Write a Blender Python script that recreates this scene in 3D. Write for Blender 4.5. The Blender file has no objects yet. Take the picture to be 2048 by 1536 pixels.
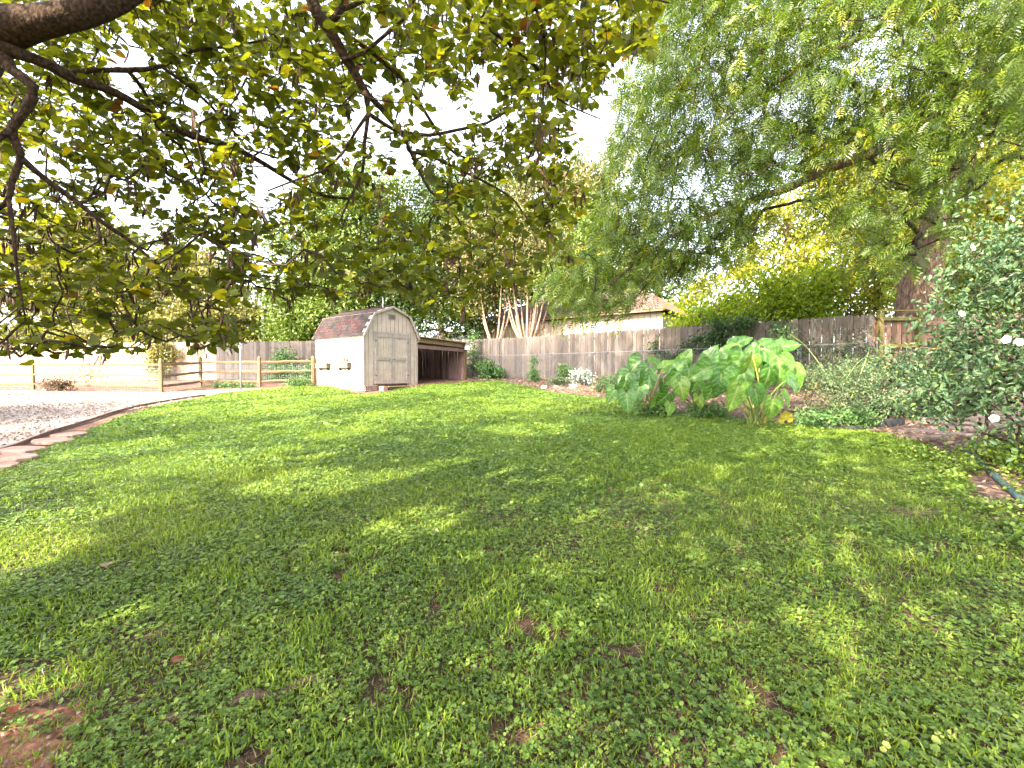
import bpy, math, random
import numpy as np
from mathutils import Vector, Matrix
from mathutils.geometry import delaunay_2d_cdt

random.seed(11)
rng = np.random.default_rng(11)
sc = bpy.context.scene
C = sc.collection
R = math.radians
PI = math.pi

# ------------------------------------------------------------------ camera, sky, sun, exposure
EYE = 1.35
cam = bpy.data.cameras.new('camera')
cam.lens = 16.0
cam.sensor_width = 36.0
cam.clip_start = 0.05
cam.clip_end = 600
co = bpy.data.objects.new('camera', cam)
co.location = (0, 0, EYE)
co.rotation_euler = (R(90 - 1.5), 0, 0)
C.objects.link(co)
sc.camera = co

SUN_EL = R(32)
SUN_DIR = Vector((-0.62, -0.785, 0)).normalized()
sun_rot = math.atan2(SUN_DIR.x, SUN_DIR.y)
world = bpy.data.worlds.new('World')
sc.world = world
world.use_nodes = True
wn = world.node_tree
for n in list(wn.nodes):
    wn.nodes.remove(n)
sky = wn.nodes.new('ShaderNodeTexSky')
sky.sky_type = 'NISHITA'
sky.sun_disc = False
sky.sun_elevation = SUN_EL
sky.sun_rotation = sun_rot
sky.air_density = 1.0
sky.dust_density = 4.0
sky.ozone_density = 0.6
bg = wn.nodes.new('ShaderNodeBackground')
bg.inputs['Strength'].default_value = 0.15
wo = wn.nodes.new('ShaderNodeOutputWorld')
hs = wn.nodes.new('ShaderNodeHueSaturation')   # sky desaturated towards overexposed white: the blue is pale
hs.inputs['Saturation'].default_value = 0.45
wn.links.new(sky.outputs[0], hs.inputs['Color'])
wn.links.new(hs.outputs[0], bg.inputs['Color'])
wn.links.new(bg.outputs[0], wo.inputs['Surface'])

sd = bpy.data.lights.new('sun', 'SUN')
sd.energy = 3.3
sd.angle = R(0.55)
sd.color = (1.0, 0.87, 0.66)
so = bpy.data.objects.new('sun', sd)
so.location = (-20, -25, 30)
sv = Vector((SUN_DIR.x * math.cos(SUN_EL), SUN_DIR.y * math.cos(SUN_EL), math.sin(SUN_EL)))
so.rotation_euler = (-sv).to_track_quat('-Z', 'Y').to_euler()
C.objects.link(so)

sc.view_settings.view_transform = 'Standard'
sc.view_settings.look = 'None'
sc.view_settings.gamma = 1.0
sc.view_settings.exposure = 3.2
sc.render.engine = 'CYCLES'
sc.cycles.max_bounces = 6
sc.cycles.diffuse_bounces = 3
sc.cycles.transmission_bounces = 4
sc.cycles.glossy_bounces = 2
sc.cycles.caustics_reflective = False
sc.cycles.caustics_refractive = False

# ------------------------------------------------------------------ terrain
def g(x, y):
    x = np.asarray(x, float); y = np.asarray(y, float)
    yy = np.clip(y, -12, 26)
    b = np.where(x > 0, .05 * np.minimum(x, 14) * np.clip(y / 10, .15, 1), .01 * np.maximum(x, -25))
    return -.08 + .055 * yy + b - .15 * np.exp(-((x + 4.7) ** 2 + (y - 15.5) ** 2) / 3.0)

def gz(x, y):
    return float(g(x, y))

_NG = rng.random((128, 128))
def noise(x, y, s):
    """smooth value noise 0..1 with cells of s metres"""
    u = np.asarray(x, float) / s + 40.3; v = np.asarray(y, float) / s + 17.7
    i = np.floor(u).astype(int); j = np.floor(v).astype(int)
    fu = u - i; fv = v - j
    fu = fu * fu * (3 - 2 * fu); fv = fv * fv * (3 - 2 * fv)
    a = _NG[i % 128, j % 128]; b = _NG[(i + 1) % 128, j % 128]
    c = _NG[i % 128, (j + 1) % 128]; d = _NG[(i + 1) % 128, (j + 1) % 128]
    return (a * (1 - fu) + b * fu) * (1 - fv) + (c * (1 - fu) + d * fu) * fv

def in_poly(x, y, poly):
    x = np.asarray(x); y = np.asarray(y)
    r = np.zeros(x.shape, bool)
    n = len(poly)
    for k in range(n):
        x0, y0 = poly[k]; x1, y1 = poly[(k + 1) % n]
        if y0 == y1: continue
        c = ((y0 > y) != (y1 > y)) & (x < (x1 - x0) * (y - y0) / (y1 - y0) + x0)
        r ^= c
    return r

# ------------------------------------------------------------------ materials
MAT = {}
def nmat(name):
    m = bpy.data.materials.new(name)
    m.use_nodes = True
    nt = m.node_tree
    for n in list(nt.nodes): nt.nodes.remove(n)
    out = nt.nodes.new('ShaderNodeOutputMaterial')
    MAT[name] = m
    return m, nt, out

def N(nt, typ, **kw):
    n = nt.nodes.new(typ)
    for k, v in kw.items():
        if hasattr(n, k): setattr(n, k, v)
        else: n.inputs[k.replace('_', ' ')].default_value = v
    return n

def ramp(nt, fac, stops):
    r = nt.nodes.new('ShaderNodeValToRGB')
    e = r.color_ramp.elements
    while len(e) < len(stops): e.new(0.5)
    for i, (p, c) in enumerate(stops):
        e[i].position = p; e[i].color = (*c, 1)
    nt.links.new(fac, r.inputs[0])
    return r.outputs[0]

def mixc(nt, fac, a, b, mode='MIX'):
    m = nt.nodes.new('ShaderNodeMix')
    m.data_type = 'RGBA'; m.blend_type = mode
    if isinstance(fac, (int, float)): m.inputs[0].default_value = fac
    else: nt.links.new(fac, m.inputs[0])
    for i, v in ((6, a), (7, b)):
        if isinstance(v, tuple): m.inputs[i].default_value = (*v, 1)
        else: nt.links.new(v, m.inputs[i])
    return m.outputs[2]

def leaf_mat(name, stops, trans=0.35, tint=(1.3, 1.25, .55), rough=.45, spec=.4):
    m, nt, out = nmat(name)
    at_ = N(nt, 'ShaderNodeAttribute', attribute_name='rnd')
    col = ramp(nt, at_.outputs['Fac'], stops)
    p = N(nt, 'ShaderNodeBsdfPrincipled')
    p.inputs['Roughness'].default_value = rough
    p.inputs['Specular IOR Level'].default_value = spec
    nt.links.new(col, p.inputs['Base Color'])
    t = N(nt, 'ShaderNodeBsdfTranslucent')
    nt.links.new(mixc(nt, 1.0, col, tint, 'MULTIPLY'), t.inputs['Color'])
    mx = N(nt, 'ShaderNodeMixShader'); mx.inputs[0].default_value = trans
    nt.links.new(p.outputs[0], mx.inputs[1]); nt.links.new(t.outputs[0], mx.inputs[2])
    nt.links.new(mx.outputs[0], out.inputs['Surface'])
    return m

def leaf_obj_mat(name, stops, trans=.35, tint=(1.3, 1.25, .55), rough=.45, vein=None):
    """for leaves that are objects of their own: hue from the object's random number"""
    m, nt, out = nmat(name)
    oi = N(nt, 'ShaderNodeObjectInfo')
    col = ramp(nt, oi.outputs['Random'], stops)
    tc = N(nt, 'ShaderNodeTexCoord')
    nz = N(nt, 'ShaderNodeTexNoise'); nz.inputs['Scale'].default_value = 14
    nt.links.new(tc.outputs['Object'], nz.inputs['Vector'])
    col = mixc(nt, 1.0, col, ramp(nt, nz.outputs['Fac'], [(.3, (.75, .75, .7)), (.7, (1.15, 1.15, 1.1))]), 'MULTIPLY')
    if vein:
        at_ = N(nt, 'ShaderNodeAttribute', attribute_name='vein')
        col = mixc(nt, at_.outputs['Fac'], col, vein)
    p = N(nt, 'ShaderNodeBsdfPrincipled')
    p.inputs['Roughness'].default_value = rough
    p.inputs['Specular IOR Level'].default_value = .4
    nt.links.new(col, p.inputs['Base Color'])
    t = N(nt, 'ShaderNodeBsdfTranslucent')
    nt.links.new(mixc(nt, 1.0, col, tint, 'MULTIPLY'), t.inputs['Color'])
    mx = N(nt, 'ShaderNodeMixShader'); mx.inputs[0].default_value = trans
    nt.links.new(p.outputs[0], mx.inputs[1]); nt.links.new(t.outputs[0], mx.inputs[2])
    nt.links.new(mx.outputs[0], out.inputs['Surface'])
    return m

def wood_mat(name, c0, c1, c2=None, rough=.85, vary=.35, scale=(60, 60, 4), knots=True, bump=.25):
    m, nt, out = nmat(name)
    oi = N(nt, 'ShaderNodeObjectInfo')
    tc = N(nt, 'ShaderNodeTexCoord')
    add = N(nt, 'ShaderNodeVectorMath', operation='ADD')
    mul = N(nt, 'ShaderNodeMath', operation='MULTIPLY'); mul.inputs[1].default_value = 37.0
    nt.links.new(oi.outputs['Random'], mul.inputs[0])
    nt.links.new(tc.outputs['Object'], add.inputs[0]); nt.links.new(mul.outputs[0], add.inputs[1])
    mp = N(nt, 'ShaderNodeMapping'); mp.inputs['Scale'].default_value = scale
    nt.links.new(add.outputs[0], mp.inputs['Vector'])
    nz = N(nt, 'ShaderNodeTexNoise'); nz.inputs['Scale'].default_value = 1.0; nz.inputs['Detail'].default_value = 5
    nt.links.new(mp.outputs[0], nz.inputs['Vector'])
    col = ramp(nt, nz.outputs['Fac'], [(.3, c0), (.7, c1)])
    nb = N(nt, 'ShaderNodeTexNoise'); nb.inputs['Scale'].default_value = 2.2; nb.inputs['Detail'].default_value = 3
    nt.links.new(add.outputs[0], nb.inputs['Vector'])
    col = mixc(nt, ramp(nt, nb.outputs['Fac'], [(.42, (0, 0, 0)), (.62, (.7, .7, .7))]), col, c2 or c0)
    tone = ramp(nt, oi.outputs['Random'], [(0, (1 - vary,) * 3), (1, (1 + vary,) * 3)])
    col = mixc(nt, 1.0, col, tone, 'MULTIPLY')
    if knots:
        v = N(nt, 'ShaderNodeTexVoronoi'); v.inputs['Scale'].default_value = 1.0
        mk = N(nt, 'ShaderNodeMapping'); mk.inputs['Scale'].default_value = (9, 9, 4.2)
        nt.links.new(add.outputs[0], mk.inputs['Vector']); nt.links.new(mk.outputs[0], v.inputs['Vector'])
        col = mixc(nt, ramp(nt, v.outputs['Distance'], [(.05, (.8, .8, .8)), (.13, (0, 0, 0))]), col, tuple(a * .35 for a in c0))
    p = N(nt, 'ShaderNodeBsdfPrincipled')
    p.inputs['Roughness'].default_value = rough
    p.inputs['Specular IOR Level'].default_value = .25
    nt.links.new(col, p.inputs['Base Color'])
    b = N(nt, 'ShaderNodeBump'); b.inputs['Strength'].default_value = bump; b.inputs['Distance'].default_value = .004
    nt.links.new(nz.outputs['Fac'], b.inputs['Height']); nt.links.new(b.outputs[0], p.inputs['Normal'])
    nt.links.new(p.outputs[0], out.inputs['Surface'])
    return m

def noise_mat(name, stops, scale=8, rough=.9, detail=6, bump=.3, bdist=.01, spec=.3, metallic=0, scale2=None, stops2=None, mapping=None, objvary=0):
    m, nt, out = nmat(name)
    tc = N(nt, 'ShaderNodeTexCoord')
    vec = tc.outputs['Object']
    if mapping:
        mp = N(nt, 'ShaderNodeMapping'); mp.inputs['Scale'].default_value = mapping
        nt.links.new(vec, mp.inputs['Vector']); vec = mp.outputs[0]
    nz = N(nt, 'ShaderNodeTexNoise'); nz.inputs['Scale'].default_value = scale; nz.inputs['Detail'].default_value = detail
    nt.links.new(vec, nz.inputs['Vector'])
    col = ramp(nt, nz.outputs['Fac'], stops)
    if stops2:
        n2 = N(nt, 'ShaderNodeTexNoise'); n2.inputs['Scale'].default_value = scale2; n2.inputs['Detail'].default_value = 4
        nt.links.new(vec, n2.inputs['Vector'])
        col = mixc(nt, 1.0, col, ramp(nt, n2.outputs['Fac'], stops2), 'MULTIPLY')
    if objvary:
        oi = N(nt, 'ShaderNodeObjectInfo')
        col = mixc(nt, 1.0, col, ramp(nt, oi.outputs['Random'], [(0, (1 - objvary,) * 3), (1, (1 + objvary,) * 3)]), 'MULTIPLY')
    p = N(nt, 'ShaderNodeBsdfPrincipled')
    p.inputs['Roughness'].default_value = rough
    p.inputs['Specular IOR Level'].default_value = spec
    p.inputs['Metallic'].default_value = metallic
    nt.links.new(col, p.inputs['Base Color'])
    b = N(nt, 'ShaderNodeBump'); b.inputs['Strength'].default_value = bump; b.inputs['Distance'].default_value = bdist
    nt.links.new(nz.outputs['Fac'], b.inputs['Height']); nt.links.new(b.outputs[0], p.inputs['Normal'])
    nt.links.new(p.outputs[0], out.inputs['Surface'])
    return m

def bark_mat(name, c0, c1, sxy=18, sz=3, bump=.9, dist=.03):
    m, nt, out = nmat(name)
    tc = N(nt, 'ShaderNodeTexCoord')
    mp = N(nt, 'ShaderNodeMapping'); mp.inputs['Scale'].default_value = (sxy, sxy, sz)
    nt.links.new(tc.outputs['Object'], mp.inputs['Vector'])
    v = N(nt, 'ShaderNodeTexVoronoi'); v.inputs['Scale'].default_value = 1; v.feature = 'DISTANCE_TO_EDGE'
    nz = N(nt, 'ShaderNodeTexNoise'); nz.inputs['Scale'].default_value = 1.2; nz.inputs['Detail'].default_value = 6
    nt.links.new(mp.outputs[0], nz.inputs['Vector'])
    ad = N(nt, 'ShaderNodeVectorMath', operation='ADD')
    nt.links.new(mp.outputs[0], ad.inputs[0]); nt.links.new(nz.outputs['Color'], ad.inputs[1])
    nt.links.new(ad.outputs[0], v.inputs['Vector'])
    h = N(nt, 'ShaderNodeMath', operation='MULTIPLY_ADD'); h.inputs[1].default_value = .8
    nt.links.new(v.outputs['Distance'], h.inputs[0]); nt.links.new(nz.outputs['Fac'], h.inputs[2])
    col = ramp(nt, h.outputs[0], [(.35, c0), (.9, c1)])
    p = N(nt, 'ShaderNodeBsdfPrincipled'); p.inputs['Roughness'].default_value = .9
    p.inputs['Specular IOR Level'].default_value = .2
    nt.links.new(col, p.inputs['Base Color'])
    b = N(nt, 'ShaderNodeBump'); b.inputs['Strength'].default_value = bump; b.inputs['Distance'].default_value = dist
    nt.links.new(h.outputs[0], b.inputs['Height']); nt.links.new(b.outputs[0], p.inputs['Normal'])
    nt.links.new(p.outputs[0], out.inputs['Surface'])
    return m

# foliage colours
leaf_mat('redbud_leaf', [(0, (.06, .08, .012)), (.55, (.125, .155, .02)), (.8, (.19, .21, .022)), (.9, (.22, .23, .02)), (.97, (.42, .34, .02)), (1, (.15, .06, .02))], .64, (1.7, 1.5, .45))
leaf_obj_mat('redbud_leaf_single', [(0, (.06, .08, .012)), (.55, (.125, .155, .02)), (.8, (.19, .21, .022)), (.92, (.25, .23, .02)), (.97, (.45, .34, .02)), (1, (.16, .06, .02))], .64, (1.7, 1.5, .45))
noise_mat('pod', [(.3, (.035, .018, .012)), (.7, (.09, .045, .03))], 30, .7, objvary=.4)
leaf_mat('pecan_leaf', [(0, (.04, .075, .009)), (.55, (.09, .145, .013)), (.82, (.18, .215, .015)), (1, (.36, .33, .02))], .45, (1.35, 1.3, .5), rough=.38, spec=.5)
leaf_mat('far_leaf_green', [(0, (.05, .085, .013)), (.6, (.11, .165, .024)), (1, (.21, .25, .04))], .35)
leaf_mat('far_leaf_deep', [(0, (.022, .042, .010)), (.6, (.05, .085, .018)), (1, (.10, .14, .03))], .3)
leaf_mat('far_leaf_yellow', [(0, (.08, .11, .010)), (.5, (.17, .19, .015)), (1, (.32, .29, .025))], .5, (1.4, 1.25, .35))
leaf_mat('far_leaf_lime', [(0, (.08, .14, .010)), (.5, (.19, .27, .018)), (1, (.36, .40, .04))], .6, (1.3, 1.25, .35))
leaf_mat('cedar_leaf', [(0, (.10, .11, .03)), (.6, (.21, .20, .07)), (1, (.36, .30, .14))], .4)
leaf_mat('myrtle_leaf', [(0, (.04, .08, .02)), (.5, (.12, .14, .035)), (.8, (.28, .18, .10)), (1, (.42, .20, .17))], .35)
leaf_mat('shrub_leaf', [(0, (.05, .11, .035)), (.6, (.10, .20, .06)), (1, (.19, .29, .08))], .3)
leaf_mat('sharon_leaf', [(0, (.04, .085, .042)), (.6, (.085, .15, .07)), (.93, (.15, .22, .08)), (1, (.22, .28, .06))], .28, rough=.42)
leaf_mat('rose_leaf', [(0, (.05, .09, .045)), (.6, (.10, .155, .07)), (.9, (.17, .21, .09)), (1, (.32, .20, .08))], .28)
leaf_mat('vine_leaf', [(0, (.02, .05, .018)), (.6, (.045, .10, .03)), (1, (.12, .21, .05))], .28)
leaf_mat('silver_leaf', [(0, (.25, .30, .28)), (1, (.45, .50, .46))], .2)
leaf_mat('red_leaf', [(0, (.06, .06, .03)), (.5, (.12, .08, .06)), (1, (.28, .16, .15))], .25)
leaf_mat('grass_blade', [(0, (.09, .15, .016)), (.5, (.19, .28, .030)), (.9, (.29, .36, .045)), (1, (.42, .38, .14))], .4, (1.2, 1.2, .5))
leaf_mat('clover_leaf', [(0, (.05, .10, .02)), (.5, (.14, .225, .035)), (.85, (.24, .32, .05)), (1, (.38, .42, .09))], .3, (1.2, 1.2, .5), rough=.4)
leaf_mat('thatch', [(0, (.05, .028, .018)), (.6, (.11, .07, .045)), (1, (.22, .16, .10))], .1)
leaf_mat('litter', [(0, (.14, .07, .04)), (.5, (.24, .14, .08)), (1, (.4, .27, .16))], .1)
leaf_obj_mat('elephant_leaf', [(0, (.04, .125, .02)), (.5, (.07, .185, .035)), (.9, (.11, .23, .035)), (1, (.16, .26, .04))], .38, (1.25, 1.2, .45), rough=.35, vein=(.42, .52, .22))
leaf_obj_mat('yellow_leaf', [(0, (.30, .25, .03)), (1, (.38, .34, .05))], .4, (1.1, 1.0, .5), vein=(.6, .55, .2))
leaf_obj_mat('fallen_leaf', [(0, (.20, .05, .02)), (.5, (.26, .11, .05)), (1, (.28, .17, .10))], .2)
noise_mat('petal', [(.3, (.78, .76, .78)), (.7, (.86, .84, .86))], 20, .6, bump=.1)
noise_mat('petal_eye', [(.3, (.35, .02, .06)), (.7, (.5, .05, .1))], 20, .6)
noise_mat('stem_green', [(.3, (.12, .18, .05)), (.7, (.22, .26, .08))], 12, .6)
noise_mat('stem_yellow', [(.3, (.26, .25, .06)), (.7, (.38, .34, .10))], 12, .6)
noise_mat('twig', [(.3, (.02, .013, .010)), (.7, (.06, .04, .03))], 30, .9)
noise_mat('twig_pale', [(.3, (.15, .09, .065)), (.7, (.30, .20, .145))], 10, .9, bdist=.005)
bark_mat('bark_redbud', (.012, .008, .006), (.105, .062, .042), 42, 30, 1.0, .008)
bark_mat('bark_pecan', (.06, .035, .025), (.30, .19, .14), 16, 3.5, 1.0, .05)
bark_mat('bark_root', (.04, .026, .02), (.16, .105, .08), 60, 30, 1.0, .01)
bark_mat('bark_far', (.05, .035, .025), (.22, .15, .11), 14, 4)
# wood and building
wood_mat('picket_grey', (.060, .050, .045), (.15, .128, .114), (.105, .078, .062))
wood_mat('picket_pale', (.24, .18, .125), (.40, .31, .22), (.32, .23, .16))
wood_mat('picket_brown', (.12, .065, .045), (.24, .14, .10), (.16, .11, .08))
wood_mat('rail_wood', (.10, .06, .03), (.21, .14, .08), (.14, .09, .05), scale=(8, 30, 30), vary=.15)
wood_mat('mossy_wood', (.10, .10, .03), (.20, .18, .06), (.16, .11, .05), scale=(6, 30, 30))
wood_mat('old_board', (.10, .06, .055), (.26, .17, .16), (.16, .10, .09), vary=.5)
wood_mat('old_beam', (.12, .08, .05), (.26, .18, .12), (.18, .12, .07), vary=.3, scale=(10, 30, 30))
noise_mat('shed_paint', [(.3, (.40, .315, .275)), (.7, (.50, .40, .355))], 3, .6, bump=.15, bdist=.003, scale2=22, stops2=[(.25, (.86, .85, .84)), (.6, (1, 1, 1))])
noise_mat('trim_paint', [(.3, (.27, .215, .20)), (.7, (.37, .31, .29))], 6, .6, bump=.15, bdist=.003)
noise_mat('groove_dark', [(.3, (.11, .085, .075)), (.7, (.17, .135, .12))], 6, .9)
noise_mat('shingle_red', [(.3, (.022, .009, .010)), (.7, (.045, .018, .018))], 60, .95, bump=.6, bdist=.004, objvary=.35)
noise_mat('shingle_brown', [(.3, (.016, .011, .011)), (.7, (.034, .024, .023))], 60, .95, bump=.6, bdist=.004, objvary=.35)
noise_mat('lattice_paint', [(.3, (.42, .32, .28)), (.7, (.55, .43, .38))], 8, .7)
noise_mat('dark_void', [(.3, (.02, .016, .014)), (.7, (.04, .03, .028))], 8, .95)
noise_mat('grey_metal', [(.3, (.22, .23, .25)), (.7, (.32, .33, .35))], 14, .45, metallic=.6)
noise_mat('galvanised', [(.3, (.12, .12, .125)), (.7, (.22, .22, .23))], 14, .6, metallic=.3)
noise_mat('dark_metal', [(.3, (.05, .05, .055)), (.7, (.09, .09, .1))], 14, .5)
noise_mat('planter_wood', [(.3, (.05, .046, .038)), (.7, (.14, .13, .105))], 16, .9, bdist=.01)
noise_mat('white_paint', [(.3, (.72, .70, .67)), (.7, (.8, .79, .77))], 8, .5)
noise_mat('brick_block', [(.3, (.30, .16, .13)), (.7, (.42, .26, .22))], 14, .9)
noise_mat('house_siding', [(.3, (.30, .235, .18)), (.7, (.38, .30, .235))], 2, .7)
noise_mat('house_pale', [(.3, (.62, .56, .50)), (.7, (.70, .64, .58))], 1, .7)
noise_mat('roof_shingle', [(.3, (.08, .05, .042)), (.7, (.18, .12, .10))], 12, .95, mapping=(1, 1, 1), bump=.5, bdist=.02, scale2=1.4, stops2=[(.3, (.7, .7, .7)), (.7, (1.2, 1.2, 1.2))])
noise_mat('roof_grey', [(.3, (.12, .12, .13)), (.7, (.22, .22, .23))], 12, .95)
noise_mat('red_gable', [(.3, (.12, .045, .03)), (.7, (.22, .10, .07))], 9, .9)
noise_mat('black_plastic', [(.3, (.012, .013, .016)), (.7, (.03, .032, .036))], 9, .5)
noise_mat('edging_green', [(.3, (.03, .06, .06)), (.7, (.07, .11, .11))], 9, .55)
noise_mat('edging_brown', [(.3, (.10, .06, .045)), (.7, (.19, .12, .09))], 9, .8)
noise_mat('stone_pink', [(.3, (.20, .115, .09)), (.7, (.33, .21, .17))], 9, .85, bump=.5, objvary=.15)
noise_mat('flagstone', [(.3, (.13, .085, .075)), (.7, (.27, .19, .16))], 7, .85, bump=.6, objvary=.25)
noise_mat('rock', [(.3, (.28, .20, .17)), (.7, (.45, .35, .3))], 9, .85, bump=.6, objvary=.3)
noise_mat('pebble', [(.3, (.20, .13, .10)), (.7, (.40, .30, .25))], 20, .85, objvary=.2)
noise_mat('soil', [(.3, (.075, .035, .022)), (.5, (.14, .07, .045)), (.75, (.22, .12, .08))], 9, .95, bump=1, bdist=.03, scale2=60, stops2=[(.3, (.7, .7, .7)), (.7, (1.2, 1.2, 1.2))])
noise_mat('clay', [(.3, (.09, .038, .022)), (.5, (.17, .075, .045)), (.7, (.26, .13, .08))], 22, .95, bump=1, bdist=.02, scale2=60, stops2=[(.3, (.7, .7, .7)), (.7, (1.25, 1.25, 1.25))])
noise_mat('mulch', [(.3, (.055, .03, .025)), (.55, (.13, .08, .065)), (.75, (.27, .19, .16))], 16, .95, bump=1, bdist=.04, scale2=90, stops2=[(.3, (.6, .6, .6)), (.7, (1.3, 1.3, 1.3))])
noise_mat('gravel', [(.3, (.15, .115, .095)), (.5, (.28, .23, .20)), (.7, (.42, .37, .33))], 22, .95, bump=1, bdist=.02, scale2=120, stops2=[(.3, (.6, .6, .6)), (.7, (1.25, 1.25, 1.25))])
noise_mat('turf_base', [(.3, (.035, .022, .014)), (.5, (.075, .045, .028)), (.75, (.13, .085, .055))], 30, .95, bump=1, bdist=.03, scale2=50, stops2=[(.3, (.7, .7, .7)), (.7, (1.2, 1.2, 1.2))])
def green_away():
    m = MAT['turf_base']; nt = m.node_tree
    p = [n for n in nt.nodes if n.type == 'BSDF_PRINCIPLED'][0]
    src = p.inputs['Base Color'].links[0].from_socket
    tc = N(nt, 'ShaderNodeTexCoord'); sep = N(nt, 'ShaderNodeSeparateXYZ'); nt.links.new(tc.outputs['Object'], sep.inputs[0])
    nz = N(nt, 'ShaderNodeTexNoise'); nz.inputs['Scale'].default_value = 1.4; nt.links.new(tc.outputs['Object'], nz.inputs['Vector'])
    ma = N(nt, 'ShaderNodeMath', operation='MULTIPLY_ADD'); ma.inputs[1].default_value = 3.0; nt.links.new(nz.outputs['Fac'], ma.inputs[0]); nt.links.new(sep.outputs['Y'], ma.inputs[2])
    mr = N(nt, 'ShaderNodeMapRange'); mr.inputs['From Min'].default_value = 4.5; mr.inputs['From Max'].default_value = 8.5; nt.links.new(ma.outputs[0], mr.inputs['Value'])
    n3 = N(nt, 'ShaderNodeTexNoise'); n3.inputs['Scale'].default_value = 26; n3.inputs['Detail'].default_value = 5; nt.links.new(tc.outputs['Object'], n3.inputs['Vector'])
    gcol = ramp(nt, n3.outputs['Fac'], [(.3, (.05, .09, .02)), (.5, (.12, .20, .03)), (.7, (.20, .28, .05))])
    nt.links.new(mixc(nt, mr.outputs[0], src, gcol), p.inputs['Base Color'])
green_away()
noise_mat('far_ground', [(.3, (.05, .09, .025)), (.7, (.11, .15, .05))], 2, .95, bump=.6, bdist=.05)

# ------------------------------------------------------------------ object helpers
def link(name, me, parent=None, kind=None):
    o = bpy.data.objects.new(name, me)
    C.objects.link(o)
    if parent is not None: o.parent = parent
    if kind: o['kind'] = kind
    return o

def tag(o, label, cat, group=None):
    o['label'] = label; o['category'] = cat
    if group: o['group'] = group
    return o

def empty(name, loc, rotz=0.0, label=None, cat=None, group=None):
    o = bpy.data.objects.new(name, None)
    C.objects.link(o)
    o.location = loc; o.rotation_euler = (0, 0, rotz)
    o.empty_display_size = .1
    if label: tag(o, label, cat, group)
    return o

def raw_mesh(name, V, loops, totals, mat, rnd=None, smooth=False):
    me = bpy.data.meshes.new(name)
    V = np.ascontiguousarray(V, np.float32)
    me.vertices.add(len(V)); me.vertices.foreach_set('co', V.ravel())
    me.loops.add(len(loops)); me.loops.foreach_set('vertex_index', np.asarray(loops, np.int32))
    totals = np.asarray(totals, np.int32)
    me.polygons.add(len(totals))
    starts = np.zeros(len(totals), np.int32); starts[1:] = np.cumsum(totals)[:-1]
    me.polygons.foreach_set('loop_start', starts)
    me.polygons.foreach_set('use_smooth', np.full(len(totals), smooth, bool))
    if rnd is not None:
        a = me.attributes.new('rnd', 'FLOAT', 'FACE')
        a.data.foreach_set('value', np.asarray(rnd, np.float32))
    me.materials.append(MAT[mat])
    me.update(calc_edges=True)
    return me

def scatter(name, tmpl, faces, pos, rot, scale, mat, rnd=None, smooth=False):
    """one mesh of many copies of a template (V,3); rot (n,3,3) columns = local axes; scale (n,) or (n,3)"""
    T = np.asarray(tmpl, float); n = len(pos); k = len(T)
    sca = np.asarray(scale, float)
    if sca.ndim == 1: sca = np.repeat(sca[:, None], 3, 1)
    loc = T[None, :, :] * sca[:, None, :]
    V = np.einsum('nij,nkj->nki', rot, loc) + pos[:, None, :]
    fl = np.concatenate([np.asarray(f) for f in faces]); ft = np.array([len(f) for f in faces])
    loops = (fl[None, :] + (np.arange(n) * k)[:, None]).ravel()
    totals = np.tile(ft, n)
    if rnd is None: rnd = rng.random(n)
    return raw_mesh(name, V.reshape(-1, 3), loops, totals, mat, np.repeat(rnd, len(faces)), smooth)

def frames(d, nrm):
    """rotation matrices with local Y along d and local Z near nrm"""
    d = d / (np.linalg.norm(d, axis=1, keepdims=True) + 1e-9)
    x = np.cross(d, nrm); x /= (np.linalg.norm(x, axis=1, keepdims=True) + 1e-9)
    z = np.cross(x, d)
    return np.stack([x, d, z], axis=2)

def rnd_dirs(n, up=0.0, spread=1.0):
    v = rng.normal(size=(n, 3)) * spread
    v[:, 2] += up
    return v / (np.linalg.norm(v, axis=1, keepdims=True) + 1e-9)

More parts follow.
